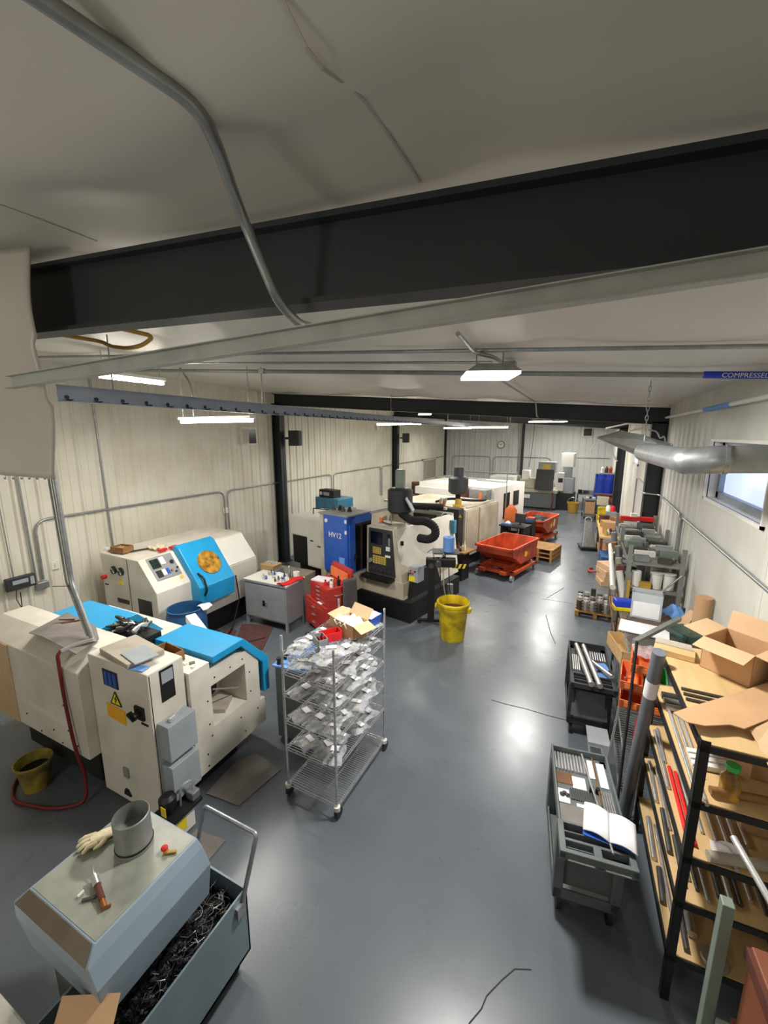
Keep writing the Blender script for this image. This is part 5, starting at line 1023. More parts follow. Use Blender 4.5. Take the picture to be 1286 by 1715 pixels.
onew(MB().obox(on1(-.1, .36, .743), (.2, .2, .006), rz=R(7.5)), 'grey_sheet', 'matgrey', 'flat grey sheet near the handle end of the grey cart', 'sheet', bevel=.002)
for k in range(3): onew(MB().ball(on1(-.17 + .02 * k, .54 + .015 * (k % 2), .757), .014, 6, (1.3, 1, .8)), 'shaving_lump', 'darkbar', 'small grey curl of shavings on the white card', 'shavings', 'curls on the white card')
for k in range(2): onew(MB().cyl(on1(.05 + .045 * k, .64, .745), on1(.05 + .045 * k, .64, .785), .017, n=12), 'black_plug', 'black', 'short black round piece in the middle of the grey cart', 'plug', 'black plugs on the grey cart')
bk = thing('open_notebook', 'open white notebook with blue cover on the handle end of the grey cart', 'notebook', on1(.1, .25, .83), R(-2))
MB().grid(lambda u, v: (-.16 * u, (v - .5) * .24 + .02 * u, .02 * math.sin(u * 3.1) + .012), 8, 2).build('left_page', 'paper', bk, smooth=60, solid=.008)
MB().grid(lambda u, v: (.16 * u, (v - .5) * .24 - .02 * u, .02 * math.sin(u * 3.1) + .012), 8, 2).build('right_page', 'paper', bk, smooth=60, solid=.008)
MB().box(-.16, .16, -.125, .12, -.004, .0).build('cover', 'blue', bk)
c2 = cart((.305, 4.62, 0), R(3.5), 'blackplastic', 'black plastic utility cart loaded with thick steel bars, second on the right', L=1.06); X2 = XF[c2]
def on2(x, y, z=.742): return X2 @ Vector((x, y, z))
d2 = X2.to_3x3() @ Vector((0, 1, 0))
for x, l in ((-.09, 'thick steel bar over the black cart, left of the pair'), (-.005, 'thick steel bar over the black cart, right of the pair')): onew(MB().cyl(on2(x + .06, -.02, .845), on2(x - .04, .98, .79), .028, n=16), 'steel_bar', 'steelbar', l, 'bar', smooth=40)
onew(MB().cyl(on2(.2, .24, .835), on2(.03, .62, .775), .024, n=14), 'steel_bar', 'steelbar', 'shorter thick steel bar lying askew on the black cart', 'bar', smooth=40)
bars(7, .03, .026, .72, .2, .008, 'chrome', 'short bright bar in the row at the far right of the black cart', 'row of bars on the black cart', on2, d2)
bars(4, -.18, .022, .42, .36, .007, 'white', 'slim pale tool along the left side of the black cart', 'pale tools on the black cart', on2, d2)
for x, y, l in [(.1, .58, 'blue and white printed packet on the black cart under the askew bar'), (.13, .36, 'blue and white packet nearer the handle of the black cart')]: onew(MB().obox(on2(x, y, .748), (.2, .16, .012), rz=.3), 'packet', 'papertowel', l, 'packet', bevel=.003)
onew(MB().rings([[on2(-.19, .18, .3), on2(.19, .18, .3), on2(.17, .3, .7), on2(-.17, .3, .7)], [on2(-.19, .19, .3), on2(.19, .19, .3), on2(.17, .31, .7), on2(-.17, .31, .7)]]), 'steel_plate', 'plategrey', 'dark steel plate leaning against the near end of the black cart', 'plate')

# ---------------------------------------------------------------- black shelving with boards, right foreground
RA = R(2)
K = thing('storage_rack', 'tall black steel rack with pale wooden shelves in the right foreground', 'rack', (.71, 2.55, 0), RA); XK = XF[K]
D, LL = .6, 1.24; LV = [.36, .77, 1.09, 1.465, 1.83]
for x in (0, D):
    for y in (0, LL): 
        s = 1 if x == 0 else -1; g = 1 if y == 0 else -1
        MB().box(min(x, x + .045 * s), max(x, x + .045 * s), min(y, y + .004 * g), max(y, y + .004 * g), 0, 1.85).box(min(x, x + .004 * s), max(x, x + .004 * s), min(y, y + .045 * g), max(y, y + .045 * g), 0, 1.85).build('post', 'black', K)
for z in LV:
    MB().box(.0, .035, .0, LL, z - .05, z - .008).box(D - .03, D, 0, LL, z - .05, z - .008).box(.0, D, 0, .03, z - .05, z - .008).box(0, D, LL - .03, LL, z - .05, z - .008).build('beam', 'black', K)
    MB().box(.012, D - .01, .01, LL - .01, z - .012, z).build('shelf_board', 'wood', K)
def onk(x, y, z): return XK @ Vector((x, y, z))
dk_ = XK.to_3x3() @ Vector((0, 1, 0))
cnt = 0
def rod(x, y0, y1, lv, r, m, label, group=None, dz=0, name='steel_bar', cat='bar'):
    a = onk(x, y0, LV[lv] + r + dz); b = onk(x + .02, y1, LV[lv] + r + dz); return onew(MB().cyl(a, b, r, n=12), name, m, label, cat, group, smooth=40)
for k, (x, y0, y1, r) in enumerate([(.03, .05, .95, .012), (.065, -.02, .85, .010), (.1, .2, 1.1, .009)]): rod(x, y0, y1, 3, r, 'chrome', 'long bright bar lying along the second shelf from the top of the black rack', 'long bars on the second shelf')
for k, (x, y0, y1, r) in enumerate([(.02, .5, 1.12, .013), (.045, .76, 1.15, .012), (.11, .3, 1.0, .011), (.14, .2, .9, .010), (.2, .15, .8, .01), (.25, .0, .7, .012), (.3, .1, .6, .014), (.36, .2, .9, .012)]): rod(x, y0, y1, 2, r, 'steelbar', 'steel bar lying along the middle shelf of the black rack', 'bars on the middle shelf')
rod(.045, .1, .72, 2, .012, 'brightred', 'red bar on the middle shelf of the black rack, left of the two', name='red_bar'); rod(.075, .08, .68, 2, .012, 'brightred', 'red bar on the middle shelf of the black rack, right of the two', name='red_bar')
for k, (x, y0, y1, r) in enumerate([(.02, .72, 1.15, .014), (.025, .3, .66, .016), (.06, .5, 1.1, .013), (.06, .1, .45, .015), (.095, .15, .95, .012), (.13, .1, 1.0, .012), (.17, .05, .95, .012), (.24, .1, .5, .016), (.29, .08, .5, .018), (.34, .1, .55, .013), (.40, .15, .5, .011), (.46, .1, .55, .012), (.2, .55, 1.1, .014)]): rod(x, y0, y1, 1, r, ['steelbar', 'darkbar'][k % 2], 'steel bar lying along the fourth shelf down of the black rack', 'bars on the fourth shelf')
for k, (x, y0, y1, r) in enumerate([(.03, .62, 1.0, .018), (.03, .3, .56, .018), (.07, .2, .95, .012), (.11, .05, .5, .016), (.16, .15, .6, .028), (.32, .2, .8, .016)]): rod(x, y0, y1, 0, r, ['steelbar', 'darkbar'][k % 2], 'steel bar lying along the bottom shelf of the black rack', 'bars on the bottom shelf')
onew(MB().cyl(onk(.25, .06, .365), onk(.25, .06, .40), .07, n=24), 'round_slug', 'steelbar', 'round pale metal slug at the near end of the bottom shelf', 'disc', smooth=40)
for k, (x, y) in enumerate([(.1, .86), (.1, .94), (.1, 1.02)]): onew(MB().cyl(onk(.03, y, 1.492), onk(.28, y, 1.492), .026, n=14), 'short_bar', ['steelbar', 'galv', 'darkbar'][k], ['pale thick short bar lying crosswise on the second shelf, nearest', 'grey thick short bar lying crosswise on the second shelf, middle', 'dark thick short bar lying crosswise on the second shelf, farthest'][k], 'bar', smooth=40)
for k in range(4): onew(MB().cyl(onk(.04, .4 + .07 * k + .3, 1.09 + .38 if False else 1.465 + .012), onk(.3, .4 + .07 * k + .3, 1.477), .011, n=10), 'crosswise_rod', 'rust' if k % 2 else 'darkbar', 'dark rod lying crosswise on the second shelf of the black rack', 'rod', 'crosswise rods on the second shelf', smooth=40) if k < 0 else None
for k in range(3): onew(MB().cyl(onk(.02, .42 + .06 * k, 1.84), onk(.38, .40 + .06 * k, 1.84), .010, n=10), 'dark_rod', 'darkbar', 'dark rod lying crosswise on the top board near the torn cardboard', 'rod', 'crosswise rods on the top board', smooth=40)
for k in range(3): onew(MB().obox(onk(.16 + .0 * k, .3 + .055 * k, 1.485 + .0), (.2, .04, .035), rz=RA + .1), 'white_bar', 'white', 'white square bar lying crosswise on the second shelf near the post', 'bar', 'white bars on the second shelf', bevel=.004)
t = thing('coolant_bottle', 'amber bottle with green cap standing on the second shelf of the black rack', 'bottle', onk(.2, .12, 1.466)); MB().lathe([(.05, 0), (.05, .12), (.03, .15), (.03, .17)], n=18).build('bottle', 'amber', t, smooth=40); MB().lathe([(.034, .17), (.034, .2)], n=14).build('cap', 'green', t)
onew(MB().cyl(onk(.12, .02, 1.12), onk(.5, .1, 1.12), .03, n=14), 'cardboard_tube', 'tangrey', 'pale tube lying crosswise at the near end of the middle shelf', 'tube', smooth=40)
onew(MB().cyl(onk(.1, .08, 1.50), onk(.5, .14, 1.50), .022, n=14), 'cardboard_tube', 'wooddark', 'brown tube lying crosswise at the near end of the second shelf', 'tube', smooth=40)
onew(MB().grid(lambda u, v: tuple(onk(.16 + .16 * u, .04 + .12 * v, 1.105 + .05 * math.sin(u * 3.1) * math.sin(v * 3.1) + .012 * math.sin(u * 13 + v * 9))), 10, 10), 'crumpled_paper', 'paper', 'crumpled white paper on the middle shelf behind the near post', 'paper', smooth=50, solid=.004)
for lv, l in [(3, 'brown carton at the back of the second shelf'), (2, 'brown carton at the back of the middle shelf'), (0, 'brown carton at the back of the bottom shelf')]:
    t = thing('carton', l + ' of the black rack', 'carton', onk(.46, .62, LV[lv] + .001), RA); MB().box(-.1, .1, -.3, .3, 0, .22).build('carton', 'cardboard', t, bevel=.003); MB().box(-.02, .02, -.301, .301, .05, .222).build('tape', 'tangrey', t)
# long bar sticking out at the lower right
onew(MB().cyl(AY(1228, 1402, 2.35), AY(1330, 1580, 1.98), .016, n=14), 'steel_pipe', 'chrome', 'bright steel pipe jutting out of the near end of the black rack', 'pipe', smooth=40)
t = thing('wooden_crate', 'brown wooden crate at the lower right edge of the picture', 'crate', (1.0, 1.66, .92), R(3))
MB().box(-.2, .26, -.3, .22, 0, .5).build('crate', 'brownbox', t, bevel=.006)
for z in (.02, .42): MB().box(-.212, .27, -.31, .232, z, z + .06).build('batten', 'rust', t)
t = thing('metal_locker', 'grey-green metal cabinet below the brown crate at the lower right', 'cabinet', (.99, 1.66, 0))
MB().box(-.25, .28, -.36, .26, 0, .918).build('body', 'greengrey', t, bevel=.01)
for z in (.25, .6): MB().box(-.262, -.25, -.2, .1, z, z + .02).build('hinge', 'chrome', t)
onew(MB().box(.70, .745, 1.93, 1.98, .0, 1.5), 'steel_post', 'greengrey', 'grey-green steel post standing beside the near end of the black rack', 'post', bevel=.004)
# on top of the rack
A0, B0, C0 = G(1171, 1115, 1.832), G(1255, 1153, 1.832), None
dirx = (B0 - A0).normalized(); diry = Vector((-dirx.y, dirx.x, 0)); ang = math.atan2(dirx.y, dirx.x)
W_ = (B0 - A0).length * 1.0; DD = .30
ctr = A0 + dirx * W_ / 2 + diry * DD / 2
t = thing('cardboard_box', 'large open cardboard box standing on top of the black rack', 'box', (ctr.x, ctr.y, 1.832), ang)
carton(t, W_, DD, .235, flaps=(-.25, -.1, 1.25, .15), fl=.14)
onew(MB().tube([(1.235, 5.02, 1.45), (1.235, 5.02, 1.86)], .075, 20), 'paper_tube', 'cardboard', 'thick brown cardboard tube standing against the right wall', 'tube', smooth=40)
t = thing('small_carton', 'small pale carton tray lying on the top board of the black rack', 'carton', G(1128, 1097, 1.832), R(-12))
MB().box(-.13, .13, -.05, .05, 0, .045).build('carton', 'plywood', t, bevel=.003); MB().rings([[Vector(p) for p in [(-.13, .05, .045), (.12, .05, .045), (.1, .14, .05), (-.13, .14, .05)]], [Vector(p) for p in [(-.13, .05, .049), (.12, .05, .049), (.1, .14, .054), (-.13, .14, .054)]]]).build('lid', 'tangrey', t)
P = [G(u, v, 1.88) for u, v in [(1127, 1194), (1150, 1186), (1204, 1170), (1240, 1158), (1300, 1140), (1330, 1180), (1286, 1205), (1246, 1221), (1222, 1214), (1180, 1216), (1150, 1210)]]
onew(MB().add(P, [tuple(range(len(P)))]), 'cardboard_sheet', 'cardboard', 'torn flat cardboard sheet lying on the near end of the black rack', 'cardboard', solid=.006)
P = [G(1256, 1224, 1.86), G(1300, 1202, 1.9), G(1330, 1260, 1.88), G(1290, 1290, 1.80), G(1268, 1245, 1.84)]
onew(MB().add(P, [(0, 1, 2, 3, 4)]), 'cardboard_sheet', 'cardpale', 'pale cardboard flap hanging off the rack at the right edge', 'cardboard', solid=.006)

# ---------------------------------------------------------------- leaning grey pipe and wire shelf with bins beyond the rack
onew(MB().cyl((.595, 3.87, .01), AX(1104, 1092, .615), .045, n=20), 'plastic_pipe', 'pvc', 'thick grey plastic pipe leaning against the far end of the black rack', 'pipe', smooth=40)
a, b = Vector((.595, 3.87, .01)), AX(1104, 1092, .615); onew(MB().cyl(a + (b - a) * .78, a + (b - a) * .86, .0465, n=20), 'pipe_label', 'paper', 'white paper label wrapped around the grey leaning pipe', 'label', smooth=40)
Wn = thing('wire_shelf', 'dark wire shelving unit against the right wall beyond the black rack', 'shelf', (.88, 4.85, 0))
x0, x1, y0, y1 = .555, 1.24, 3.97, 5.75
for x in (x0, x1):
    for y in (y0, y1): MB().cyl((x, y, 0), (x, y, 1.72 if y == y0 and x == x0 else 1.45), .013, n=10).build('post', 'blackplastic', Wn, world=True, smooth=50)
for z in (.2, .6, 1.0, 1.4):
    mb = MB(); y0 = 3.97 if z < 1.3 else 4.4
    for x in (x0, x1): mb.tube([(x, y0, z), (x, y1, z)], .006, 5).tube([(x, y0, z - .03), (x, y1, z - .03)], .005, 5)
    for i in range(46): mb.tube([(x0, y0 + (y1 - y0) * i / 45, z), (x1, y0 + (y1 - y0) * i / 45, z)], .003, 4)
    mb.build('wire_deck', 'galvdull', Wn, world=True)
def bin_(loc, rz, m, label):
    b = thing('parts_bin', label, 'bin', loc, rz); MB().prism([(-.14, 0), (.14, 0), (.14, .15), (.132, .15), (.132, .008), (-.132, .008), (-.155, .09), (-.162, .088)], 'x', -.085, .085).box(-.09, -.082, -.14, .14, 0, .14).box(.082, .09, -.14, .14, 0, .14).build('bin', m, b); MB().box(-.05, .05, -.166, -.16, .03, .075).build('label_holder', m, b); return b
bi = [((.64, 4.16, 1.385), 'binorange', 'topmost orange bin under the clear wrap on the wire shelf'), ((.57, 4.15, 1.21), 'binorange', 'orange bin left of the green bin'), ((.75, 4.15, 1.21), 'green', 'green parts bin behind the leaning grey pipe'), ((.58, 4.14, 1.03), 'binorange', 'lowest orange bin on the wire shelf, nearest the black cart'), ((.76, 4.14, 1.03), 'binorange', 'orange bin under the green bin behind the leaning pipe')]
for p, m_, l in bi: bin_(p, R(-6), m_, l)
onew(MB().grid(lambda u, v: (.56 + .28 * u, 4.04 + .24 * v, 1.545 + .05 * math.sin(u * 3.1) * math.sin(v * 3.1) + .01 * math.sin(u * 15)), 10, 8), 'plastic_sheet', 'plastic', 'clear plastic wrap heaped above the orange bins', 'wrap', smooth=60)
bw = thing('open_crate', 'narrow open wooden box jutting out of the wire shelf above the black cart', 'box', (.57, 5.1, 1.012), R(14))
MB().box(-.08, .08, -.25, .25, 0, .01).box(-.08, -.07, -.25, .25, 0, .16).box(.07, .08, -.25, .25, 0, .16).box(-.08, .08, -.25, -.24, 0, .16).box(-.08, .08, .24, .25, 0, .16).build('box', 'plywood', bw)
top = 1.405
onew(MB().obox((.74, 4.96, top + .02), (.46, .3, .012), rz=R(-8)), 'white_board', 'paper', 'white sheet lying on the wire shelf top', 'sheet')
onew(MB().cyl(AY(1062, 1075, 4.2), AY(1138, 1036, 4.75), .028, n=4), 'steel_angle', 'galvdull', 'grey flat steel bar slanting over the wire shelf', 'bar')
for k in range(4): onew(MB().cyl((.84 + .05 * k, 4.2, top + .02), (.98 + .05 * k, 4.75, top + .02), .009, n=8), 'thin_rod', 'steelbar', 'thin rod lying on the wire shelf top beside the box', 'rod', 'thin rods on the wire shelf', smooth=40)
onew(MB().box(.86, 1.22, 4.0, 4.7, top + .003, top + .06), 'dark_tray', 'darkbar', 'wide dark tray on the wire shelf behind the large cardboard box', 'tray', bevel=.006)
t = thing('acrylic_case', 'clear plastic display case with white label on the wire shelf', 'case', (.80, 5.4, top + .002), R(-6))
MB().box(-.15, .15, -.1, .1, 0, .01).box(-.15, .15, -.1, -.095, 0, .3).box(-.15, .15, .095, .1, 0, .3).box(-.15, -.145, -.1, .1, 0, .3).box(.145, .15, -.1, .1, 0, .3).build('case', 'acrylic', t); MB().box(-.13, .13, -.106, -.101, .02, .2).build('label', 'paper', t)
t = thing('storage_case', 'blue and yellow plastic case on the wire shelf by the clear case', 'case', (.58, 5.5, top + .002), R(10)); MB().box(-.1, .1, -.07, .07, .05, .13).build('lid', 'brightblue', t, bevel=.012); MB().box(-.11, .11, -.075, .075, 0, .05).build('tray', 'yellow', t, bevel=.01)
onew(MB().grid(lambda u, v: (1.0 + .2 * u, 5.42 + .2 * v, top + .03 + .12 * math.sin(u * 3.1) * math.sin(v * 3.1) + .02 * math.sin(u * 12 + v * 7)), 10, 10), 'blue_bag', 'papertowel', 'crumpled bright blue bag on the wire shelf near the wall', 'bag', smooth=50, solid=.004)
onew(MB().rings([[Vector((.98, 5.1, top + .01)), Vector((1.22, 5.4, top + .16)), Vector((1.22, 5.4, top + .165)), Vector((.98, 5.1, top + .015))], [Vector((1.08, 5.02, top + .01)), Vector((1.26, 5.3, top + .16)), Vector((1.26, 5.3, top + .165)), Vector((1.08, 5.02, top + .015))]]), 'cardboard_strip', 'cardpale', 'curved strip of cardboard leaning on the wire shelf near the wall', 'cardboard')
onew(MB().obox((1.1, 4.95, top + .05), (.2, .3, .09), rz=.5), 'green_case', 'coolant', 'dark green box behind the dark tray on the wire shelf', 'box', bevel=.01)
t = thing('white_bin', 'small translucent bin standing on the floor beside the black cart', 'bin', (.36, 4.26, .3), R(5)); MB().rings([rect(-.07, .07, -.1, .1, 0), rect(-.1, .1, -.13, .13, .2)]).build('bin', 'acrylic', t); MB().box(-.05, .05, -.08, .08, -.3, 0).build('stand', 'galv', t)
for k, (x, y) in enumerate([(.40, 3.98), (.43, 4.1)]): onew(MB().cyl((x, y, .01), (x + .11, y + .1, 1.3), .006, n=8), 'thin_pole', 'chrome', ['thin bright pole leaning at the corner of the wire shelf, nearer', 'thin bright pole leaning at the corner of the wire shelf, farther'][k], 'pole', smooth=40)
for k in range(6): onew(MB().cyl((.585 + .016 * k, 3.88 + .006 * k, .01), (.62 + .016 * k, 3.93, 1.0 + .06 * (k % 3)), .007, n=8), 'colored_rod', ['brightred', 'ochre', 'steelbar'][k % 3], 'slim rod standing on end between the grey pipe and the black rack, ' + ['red', 'yellow', 'steel'][k % 3], 'rod', 'upright %s rods' % ['red', 'yellow', 'steel'][k % 3], smooth=40)

# ---------------------------------------------------------------- grey steel shelving farther along the wall
Gk = thing('storage_rack', 'grey punched-steel shelving full of metal stock along the right wall', 'rack', (.95, 7.3, 0))
gx0, gx1, gy0, gy1 = .66, 1.24, 6.1, 8.55
for x in (gx0, gx1):
    for y in (gy0, (gy0 + gy1) / 2, gy1): MB().box(x - .025, x + .025, y - .02, y + .02, 0, 2.08).build('post', 'galvdull', Gk, world=True)
GL = [.5, 1.0, 1.5, 1.85]
for z in GL: MB().box(gx0, gx1, gy0, gy1, z - .03, z).box(gx0 - .01, gx0 + .01, gy0, gy1, z - .06, z).build('shelf', 'galvdull' if z > 1 else 'wooddark', Gk, world=True)
MB().tube([(gx1, gy0 - .02, 1.75), (gx0, gy0 - .02, 1.0)], .012, 6).build('brace', 'galv', Gk, world=True)
q = random.Random(3)
cols = ['galv', 'boxgrey', 'white', 'darkbar', 'cabgrey', 'greengrey', 'galvdull']
for k in range(34):
    y = gy0 + .1 + (gy1 - gy0 - .2) * (k % 17) / 16; x = .82 + .28 * (k // 17) + q.uniform(-.05, .05); h = q.uniform(.03, .12)
    onew(MB().obox((x, y, 1.852 + h / 2), (q.uniform(.15, .26), q.uniform(.06, .12), h), rz=q.uniform(-.3, .3)), 'metal_block', cols[k % 7], 'grey metal offcut in the row on top of the grey shelving', 'metal block', 'offcuts on top of the grey shelving', bevel=.004)
for k in range(14):
    y = gy0 + .12 + (k % 7) * .1; x = .76 + .12 * (k // 7) * 2 + q.uniform(-.03, .03); r = q.uniform(.035, .06); h = q.uniform(.1, .22)
    if k in (5, 6, 12, 13): continue
    onew(MB().lathe([(r, 0), (r, h), (r * .8, h + .01), (r * .8, h)], (x, y, 1.502), 14), 'supply_can', ['white', 'cabgrey', 'boxgrey', 'black', 'rust'][k % 5], 'small can or tub on the near end of the grey shelving, upper shelf', 'can', 'cans on the upper grey shelf', smooth=40)
for x, l in ((1.0, 'white bucket on the grey shelving, left of the pair by the wall'), (1.14, 'white bucket on the grey shelving, against the wall')):
    t = thing('white_bucket', l, 'bucket', (x, 6.22, 1.502)); MB().lathe([(.06, 0), (.068, .2), (.072, .2), (.072, .215), (.001, .22)], n=20).build('bucket', 'white', t, smooth=40); MB().tube(arc((0, 0, .2), .072, 3.3, 6.1, 8, 'z'), .003, 5).build('bail', 'galv', t)
onew(MB().obox((.87, 6.17, 1.54), (.13, .1, .075)), 'parts_carton', 'ochre', 'small ochre carton at the near edge of the grey shelving', 'carton', bevel=.004)
onew(MB().box(.655, .69, 6.02, 6.07, .6, 1.62), 'wooden_batten', 'ochre', 'yellowish wooden batten standing at the front of the grey shelving', 'batten')
for k in range(7):
    z0 = [.502, 1.002][k % 2]; onew(MB().obox((.95, 6.4 + .3 * k, z0 + .1), (.42, .24, .2), rz=q.uniform(-.1, .1)), 'stock_carton', ['cardboard', 'blackplastic', 'cabgrey'][k % 3], 'carton on the lower levels of the grey shelving', 'carton', 'cartons on the lower grey shelves', bevel=.004)
# front clutter of the grey rack: rolls and tubes on the floor side
for k in range(6):
    p = Vector((.56 + .01 * (k % 2), 6.3 + .3 * k, .95 + .1 * (k % 3))); onew(MB().cyl((.72, 6.35 + .33 * k, 1.01), (.585, 6.4 + .33 * k, 1.62 + .1 * (k % 3)), .045, n=14), 'cardboard_tube', ['white', 'tangrey', 'galv', 'white', 'wooddark', 'cabgrey'][k], ['white tube standing in front of the grey shelving, nearest', 'tan tube standing in front of the grey shelving', 'galvanized tube standing before the grey shelving', 'white tube farther along the grey shelving front', 'brown tube before the far part of the grey shelving', 'grey tube at the far end of the grey shelving front'][k], 'tube', smooth=40)
onew(MB().cyl((.53, 6.45, 1.35), (.55, 7.9, 1.62), .04, n=14), 'leaning_roll', 'white', 'long pale roll resting along the front of the grey shelving', 'roll', smooth=40)
for m_, y, l in [('green', 7.2, 'dark green strapped bundle on the front of the grey shelving'), ('rust', 6.5, 'brown can on the front of the grey shelving')]: onew(MB().obox((.60, y, 1.62), (.1, .12, .12)), 'small_bundle', 'coolant' if m_ == 'green' else m_, l, 'bundle', bevel=.01)
t = thing('red_toolbox', 'red tool case on the far end of the grey shelving top', 'case', (.95, 8.48, 1.98), R(4)); MB().box(-.26, .26, -.06, .06, 0, .07).build('case', 'brightred', t, bevel=.008); MB().box(-.1, .0, -.05, .05, .07, .13).build('white_box', 'white', t)
for x in (-.18, .12): pass
# pallet of cylinders
t = thing('wooden_pallet', 'small wooden pallet on the floor carrying rows of metal cylinders', 'pallet', (.46, 8.8, 0), R(-2))
PX = XF[t]
for k in range(5): MB().box(-.36, .36, -.36 + .155 * k, -.26 + .155 * k, .095, .115).build('deck_board', 'pallet', t)
for x in (-.32, 0, .32): MB().box(x - .035, x + .035, -.36, .36, 0, .095).build('stringer', 'pallet', t)
for i in range(6):
    for j in range(4):
        p = PX @ Vector((-.29 + .117 * i, -.27 + .17 * j, .116)); b = onew(MB().lathe([(.05, 0), (.05, .19), (.047, .195), (.001, .195)], p, 18), 'metal_cylinder', 'steelbar' if (i + j) % 3 else 'darkbar', 'short metal cylinder standing in the rows on the small pallet', 'cylinder', 'cylinders on the pallet', smooth=40)
p = PX @ Vector((-.06, .1, .312)); onew(MB().box(-.045, .045, -.045, .045, 0, .15).move(p), 'metal_cylinder', 'darkbar', 'taller dark block standing on top of the cylinders on the pallet', 'block', bevel=.006)
# floor cartons and stool between
t = thing('carton_pile', 'stack of flattened pale cartons beside the grey shelving front', 'carton', (.78, 10.75, 0), R(12))
for k in range(4): MB().obox((.02 * (k % 2), .02 * k, .06 + .12 * k), (.46 - .03 * k, .5, .115), rz=.1 * k).build('carton', 'cardpale', t, bevel=.004)
onew(MB().tube(fillet([(.45, 11.75, .04), (.33, 11.55, .05), (.4, 11.35, .05), (.55, 11.3, .1)], .1), .025, 8), 'red_strap', 'red', 'red hook or strap lying on the aisle floor by the cartons', 'strap', smooth=50)
t = thing('blue_bin', 'blue-grey plastic bin on the floor behind the grey shelving', 'bin', (.8, 11.6, 0), R(4)); MB().rings([rect(-.18, .18, -.3, .3, 0), rect(-.22, .22, -.36, .36, .5)]).build('bin', 'drumblue', t)
# workbench
t = thing('work_bench', 'plywood topped workbench with dark red legs along the right wall', 'bench', (.95, 12.9, 0))
MB().box(-.4, .36, -1.0, 1.3, .82, .87).build('top', 'plywood', t, bevel=.006)
for x in (-.34, .28):
    for y in (-.92, 1.2): MB().box(x - .03, x + .03, y - .03, y + .03, 0, .82).build('leg', 'rust', t)
MB().box(-.36, .3, -.95, 1.25, .2, .23).build('lower_shelf', 'wooddark', t)
for k, (x, y, w, d, h, m_, l) in enumerate([(.78, 12.5, .3, .3, .3, 'cardboard', 'brown carton on the workbench, nearest the aisle'), (1.1, 12.6, .25, .35, .22, 'cardboard', 'brown carton on the workbench against the wall'), (.75, 13.2, .25, .25, .2, 'ochre', 'ochre box in the middle of the workbench'), (1.05, 13.4, .3, .3, .28, 'wooddark', 'dark brown box farther on the workbench'), (.72, 13.8, .2, .2, .25, 'rust', 'rusty block at the far end of the workbench')]): onew(MB().obox((x, y, .872 + h / 2), (w, d, h), rz=.15 * k), 'carton', m_, l, 'carton', bevel=.005)
for k in range(9): onew(MB().lathe([(.045, 0), (.045, .08), (.02, .12), (.02, .15)], (.7 + .06 * k, 12.15 + .1 * (k % 3), .872), 10), 'small_tool', ['ochre', 'white', 'rust', 'darkbar', 'yellow'][k % 5], 'small tool or can at the near end of the workbench', 'tool', 'small tools on the workbench', smooth=40)
onew(MB().tube(fillet([(1.22, 12.0, .87), (1.24, 12.3, 1.5), (1.24, 12.7, .87)], .05), .02, 6), 'steel_bracket', 'rust', 'dark triangular bracket standing on the bench against the wall', 'bracket')
t = thing('panel_dolly', 'silver-grey sheet metal panel standing on a small wheeled base by the bench', 'dolly', (.35, 13.9, 0), R(10))
MB().rings([rect(-.2, .2, -.2, .0, .1), rect(-.1, .1, .25, .3, .85)]).build('panel', 'galv', t, bevel=.02); MB().box(-.25, .25, -.28, .3, .06, .1).build('base', 'black', t)
for x in (-.2, .2):
    for y in (-.22, .24): MB().cyl((x - .02, y, .035), (x + .02, y, .035), .035).build('wheel', 'rubber', t)
MB().tube(arc((0, .28, .85), .1, 0, 3.14, 8, 'y'), .015, 6).build('handle', 'chrome', t)
# far right area
t = thing('tool_cart', 'grey service cart with a brown carton on its lower shelf near the back', 'cart', (.45, 19.3, 0), R(6))
MB().box(-.3, .3, -.4, .5, .78, .84).build('top_tray', 'cartgrey', t, bevel=.01); MB().box(-.3, .3, -.4, .5, .18, .24).build('bottom_tray', 'cartgrey', t, bevel=.01)
for x in (-.26, .26):
    for y in (-.36, .46): MB().box(x - .03, x + .03, y - .03, y + .03, .12, .8).build('post', 'cartgrey', t); MB().cyl((x - .02, y, .06), (x + .02, y, .06), .06).build('caster', 'black', t)
onew(MB().obox((.4, 19.05, .5), (.36, .3, .5), rz=R(6)), 'carton', 'cardboard', 'brown carton inside the far grey service cart', 'carton')
for k in range(6): onew(MB().obox((.3 + .08 * k, 19.2 + .1 * (k % 3), .88), (.12, .1, .06 + .02 * (k % 3)), rz=k), 'shop_item', ['white', 'darkbar', 'papertowel'][k % 3], 'small box or tool on top of the far grey cart', 'tool', 'items on the far grey cart', bevel=.004)
t = thing('welding_screen', 'bright blue welding screen standing in the far right corner', 'screen', (.92, 20.2, 0), R(8))
MB().grid(lambda u, v: (-.36 + .72 * u - .06 * (1 - v) * (u < .3), .03 * math.sin(u * 14), .75 + 1.05 * v), 20, 4).build('curtain', 'brightblue', t, smooth=60, solid=.01)
for x in (-.37, .37): MB().cyl((x, 0, 0), (x, 0, 1.82), .015).box(x - .02, x + .02, -.2, .2, 0, .03).build('frame_leg', 'galv', t)
MB().cyl((-.37, 0, 1.81), (.37, 0, 1.81), .015).build('top_bar', 'galv', t)
t = thing('wall_cabinet', 'grey cabinet behind the blue screen holding red canisters', 'cabinet', (1.0, 20.75, 0)); MB().box(-.3, .3, -.25, .25, 0, 1.83).build('body', 'cabgrey', t, bevel=.01)
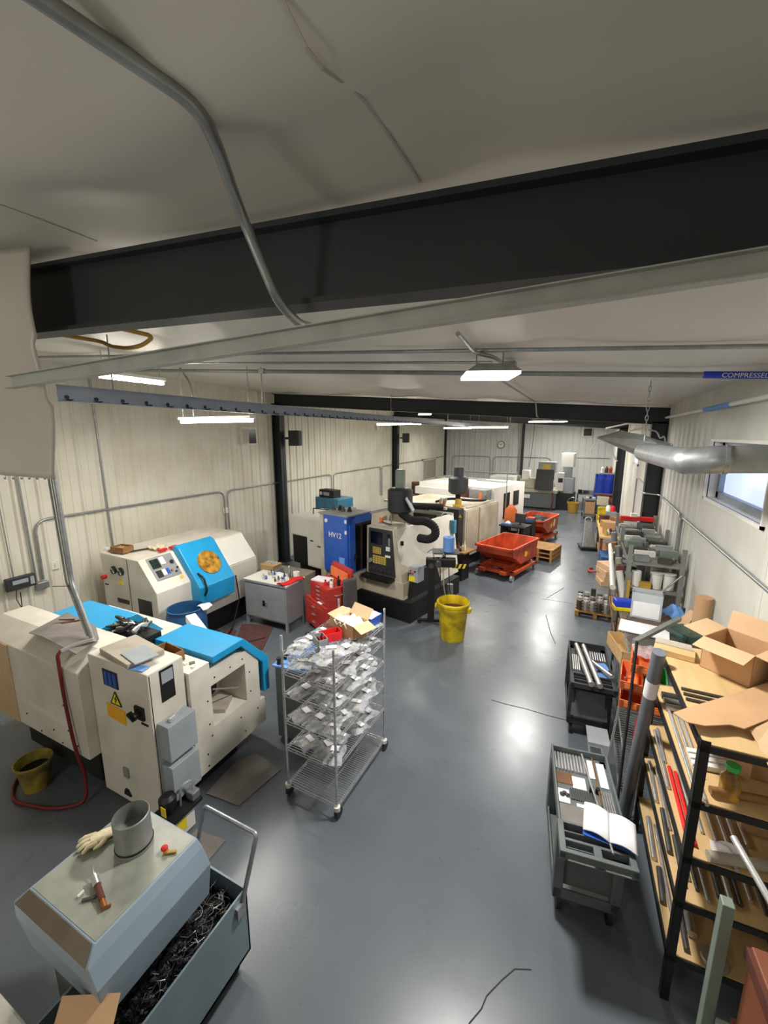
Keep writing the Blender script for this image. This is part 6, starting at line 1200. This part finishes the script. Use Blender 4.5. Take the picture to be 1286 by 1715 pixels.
for k, (dx, m_) in enumerate([(-.18, 'white'), (-.02, 'rust'), (.14, 'red')]): onew(MB().lathe([(.07, 0), (.07, .2), (.03, .24), (.03, .28)], (1.0 + dx, 20.7, 1.832), 12), 'canister', m_, ['white canister on the cabinet above the blue screen', 'dark red canister between two others above the blue screen', 'bright red canister nearest the wall above the blue screen'][k], 'canister', smooth=40)
t = thing('mop_bucket', 'yellow wheeled mop bucket on the floor along the right wall', 'bucket', (.85, 16.9, 0), R(10))
MB().rings([rect(-.16, .16, -.22, .22, .1), rect(-.2, .2, -.3, .3, .55)]).build('bucket', 'yellow', t, bevel=.01); MB().box(-.17, .17, .05, .26, .55, .85).build('wringer', 'yellow', t, bevel=.02)
for x in (-.12, .12):
    for y in (-.18, .18): MB().cyl((x - .02, y, .05), (x + .02, y, .05), .05).build('caster', 'black', t)
onew(MB().ball((.95, 16.4, .72), .12, 8, (1, 1, 1.2)) if False else MB().box(.88, 1.2, 16.1, 16.5, 0, .85), 'red_can_stand', 'cabgrey', 'grey pedestal next to the yellow mop bucket', 'pedestal', bevel=.01)
for k, (x, m_) in enumerate([(.94, 'white'), (1.08, 'brightred')]): onew(MB().lathe([(.08, 0), (.08, .14), (.04, .2)], (x, 16.25, .852), 12), 'canister', m_, ['white canister on the grey pedestal by the mop bucket', 'red canister on the grey pedestal by the mop bucket'][k], 'canister', smooth=40)
t = thing('belt_sander', 'beige disc sander with dark motor on a grey stand at the right wall', 'sander', (.94, 17.9, 0), R(-5))
MB().box(-.2, .2, -.2, .2, 0, .8).build('stand', 'cabgrey', t, bevel=.01); MB().box(-.32, .1, -.14, .14, .8, 1.15).build('body', 'beige', t, bevel=.03); MB().cyl((.08, 0, 1.0), (.3, 0, 1.0), .16, n=18).build('motor', 'rust', t, smooth=40); MB().box(-.42, .28, -.12, .12, 1.18, 1.24).build('table', 'rust', t, bevel=.01)
t = thing('steel_table', 'dark low table with clutter against the back wall at right', 'table', (.35, 22.8, 0)); MB().box(-.5, .6, -.3, .3, .55, .6).build('top', 'cabgrey', t)
for x in (-.45, .55):
    for y in (-.25, .25): MB().box(x - .03, x + .03, y - .03, y + .03, 0, .55).build('leg', 'black', t)
for k in range(4): onew(MB().obox((.0 + .24 * k, 22.75, .69), (.2, .25, .17 - .03 * (k % 2)), rz=.2 * k), 'equipment_box', ['black', 'darkbar', 'cabgrey', 'coolant'][k], ['black', 'dark grey', 'light grey', 'dark green'][k] + ' equipment box on the low table at the back wall', 'box', bevel=.01)
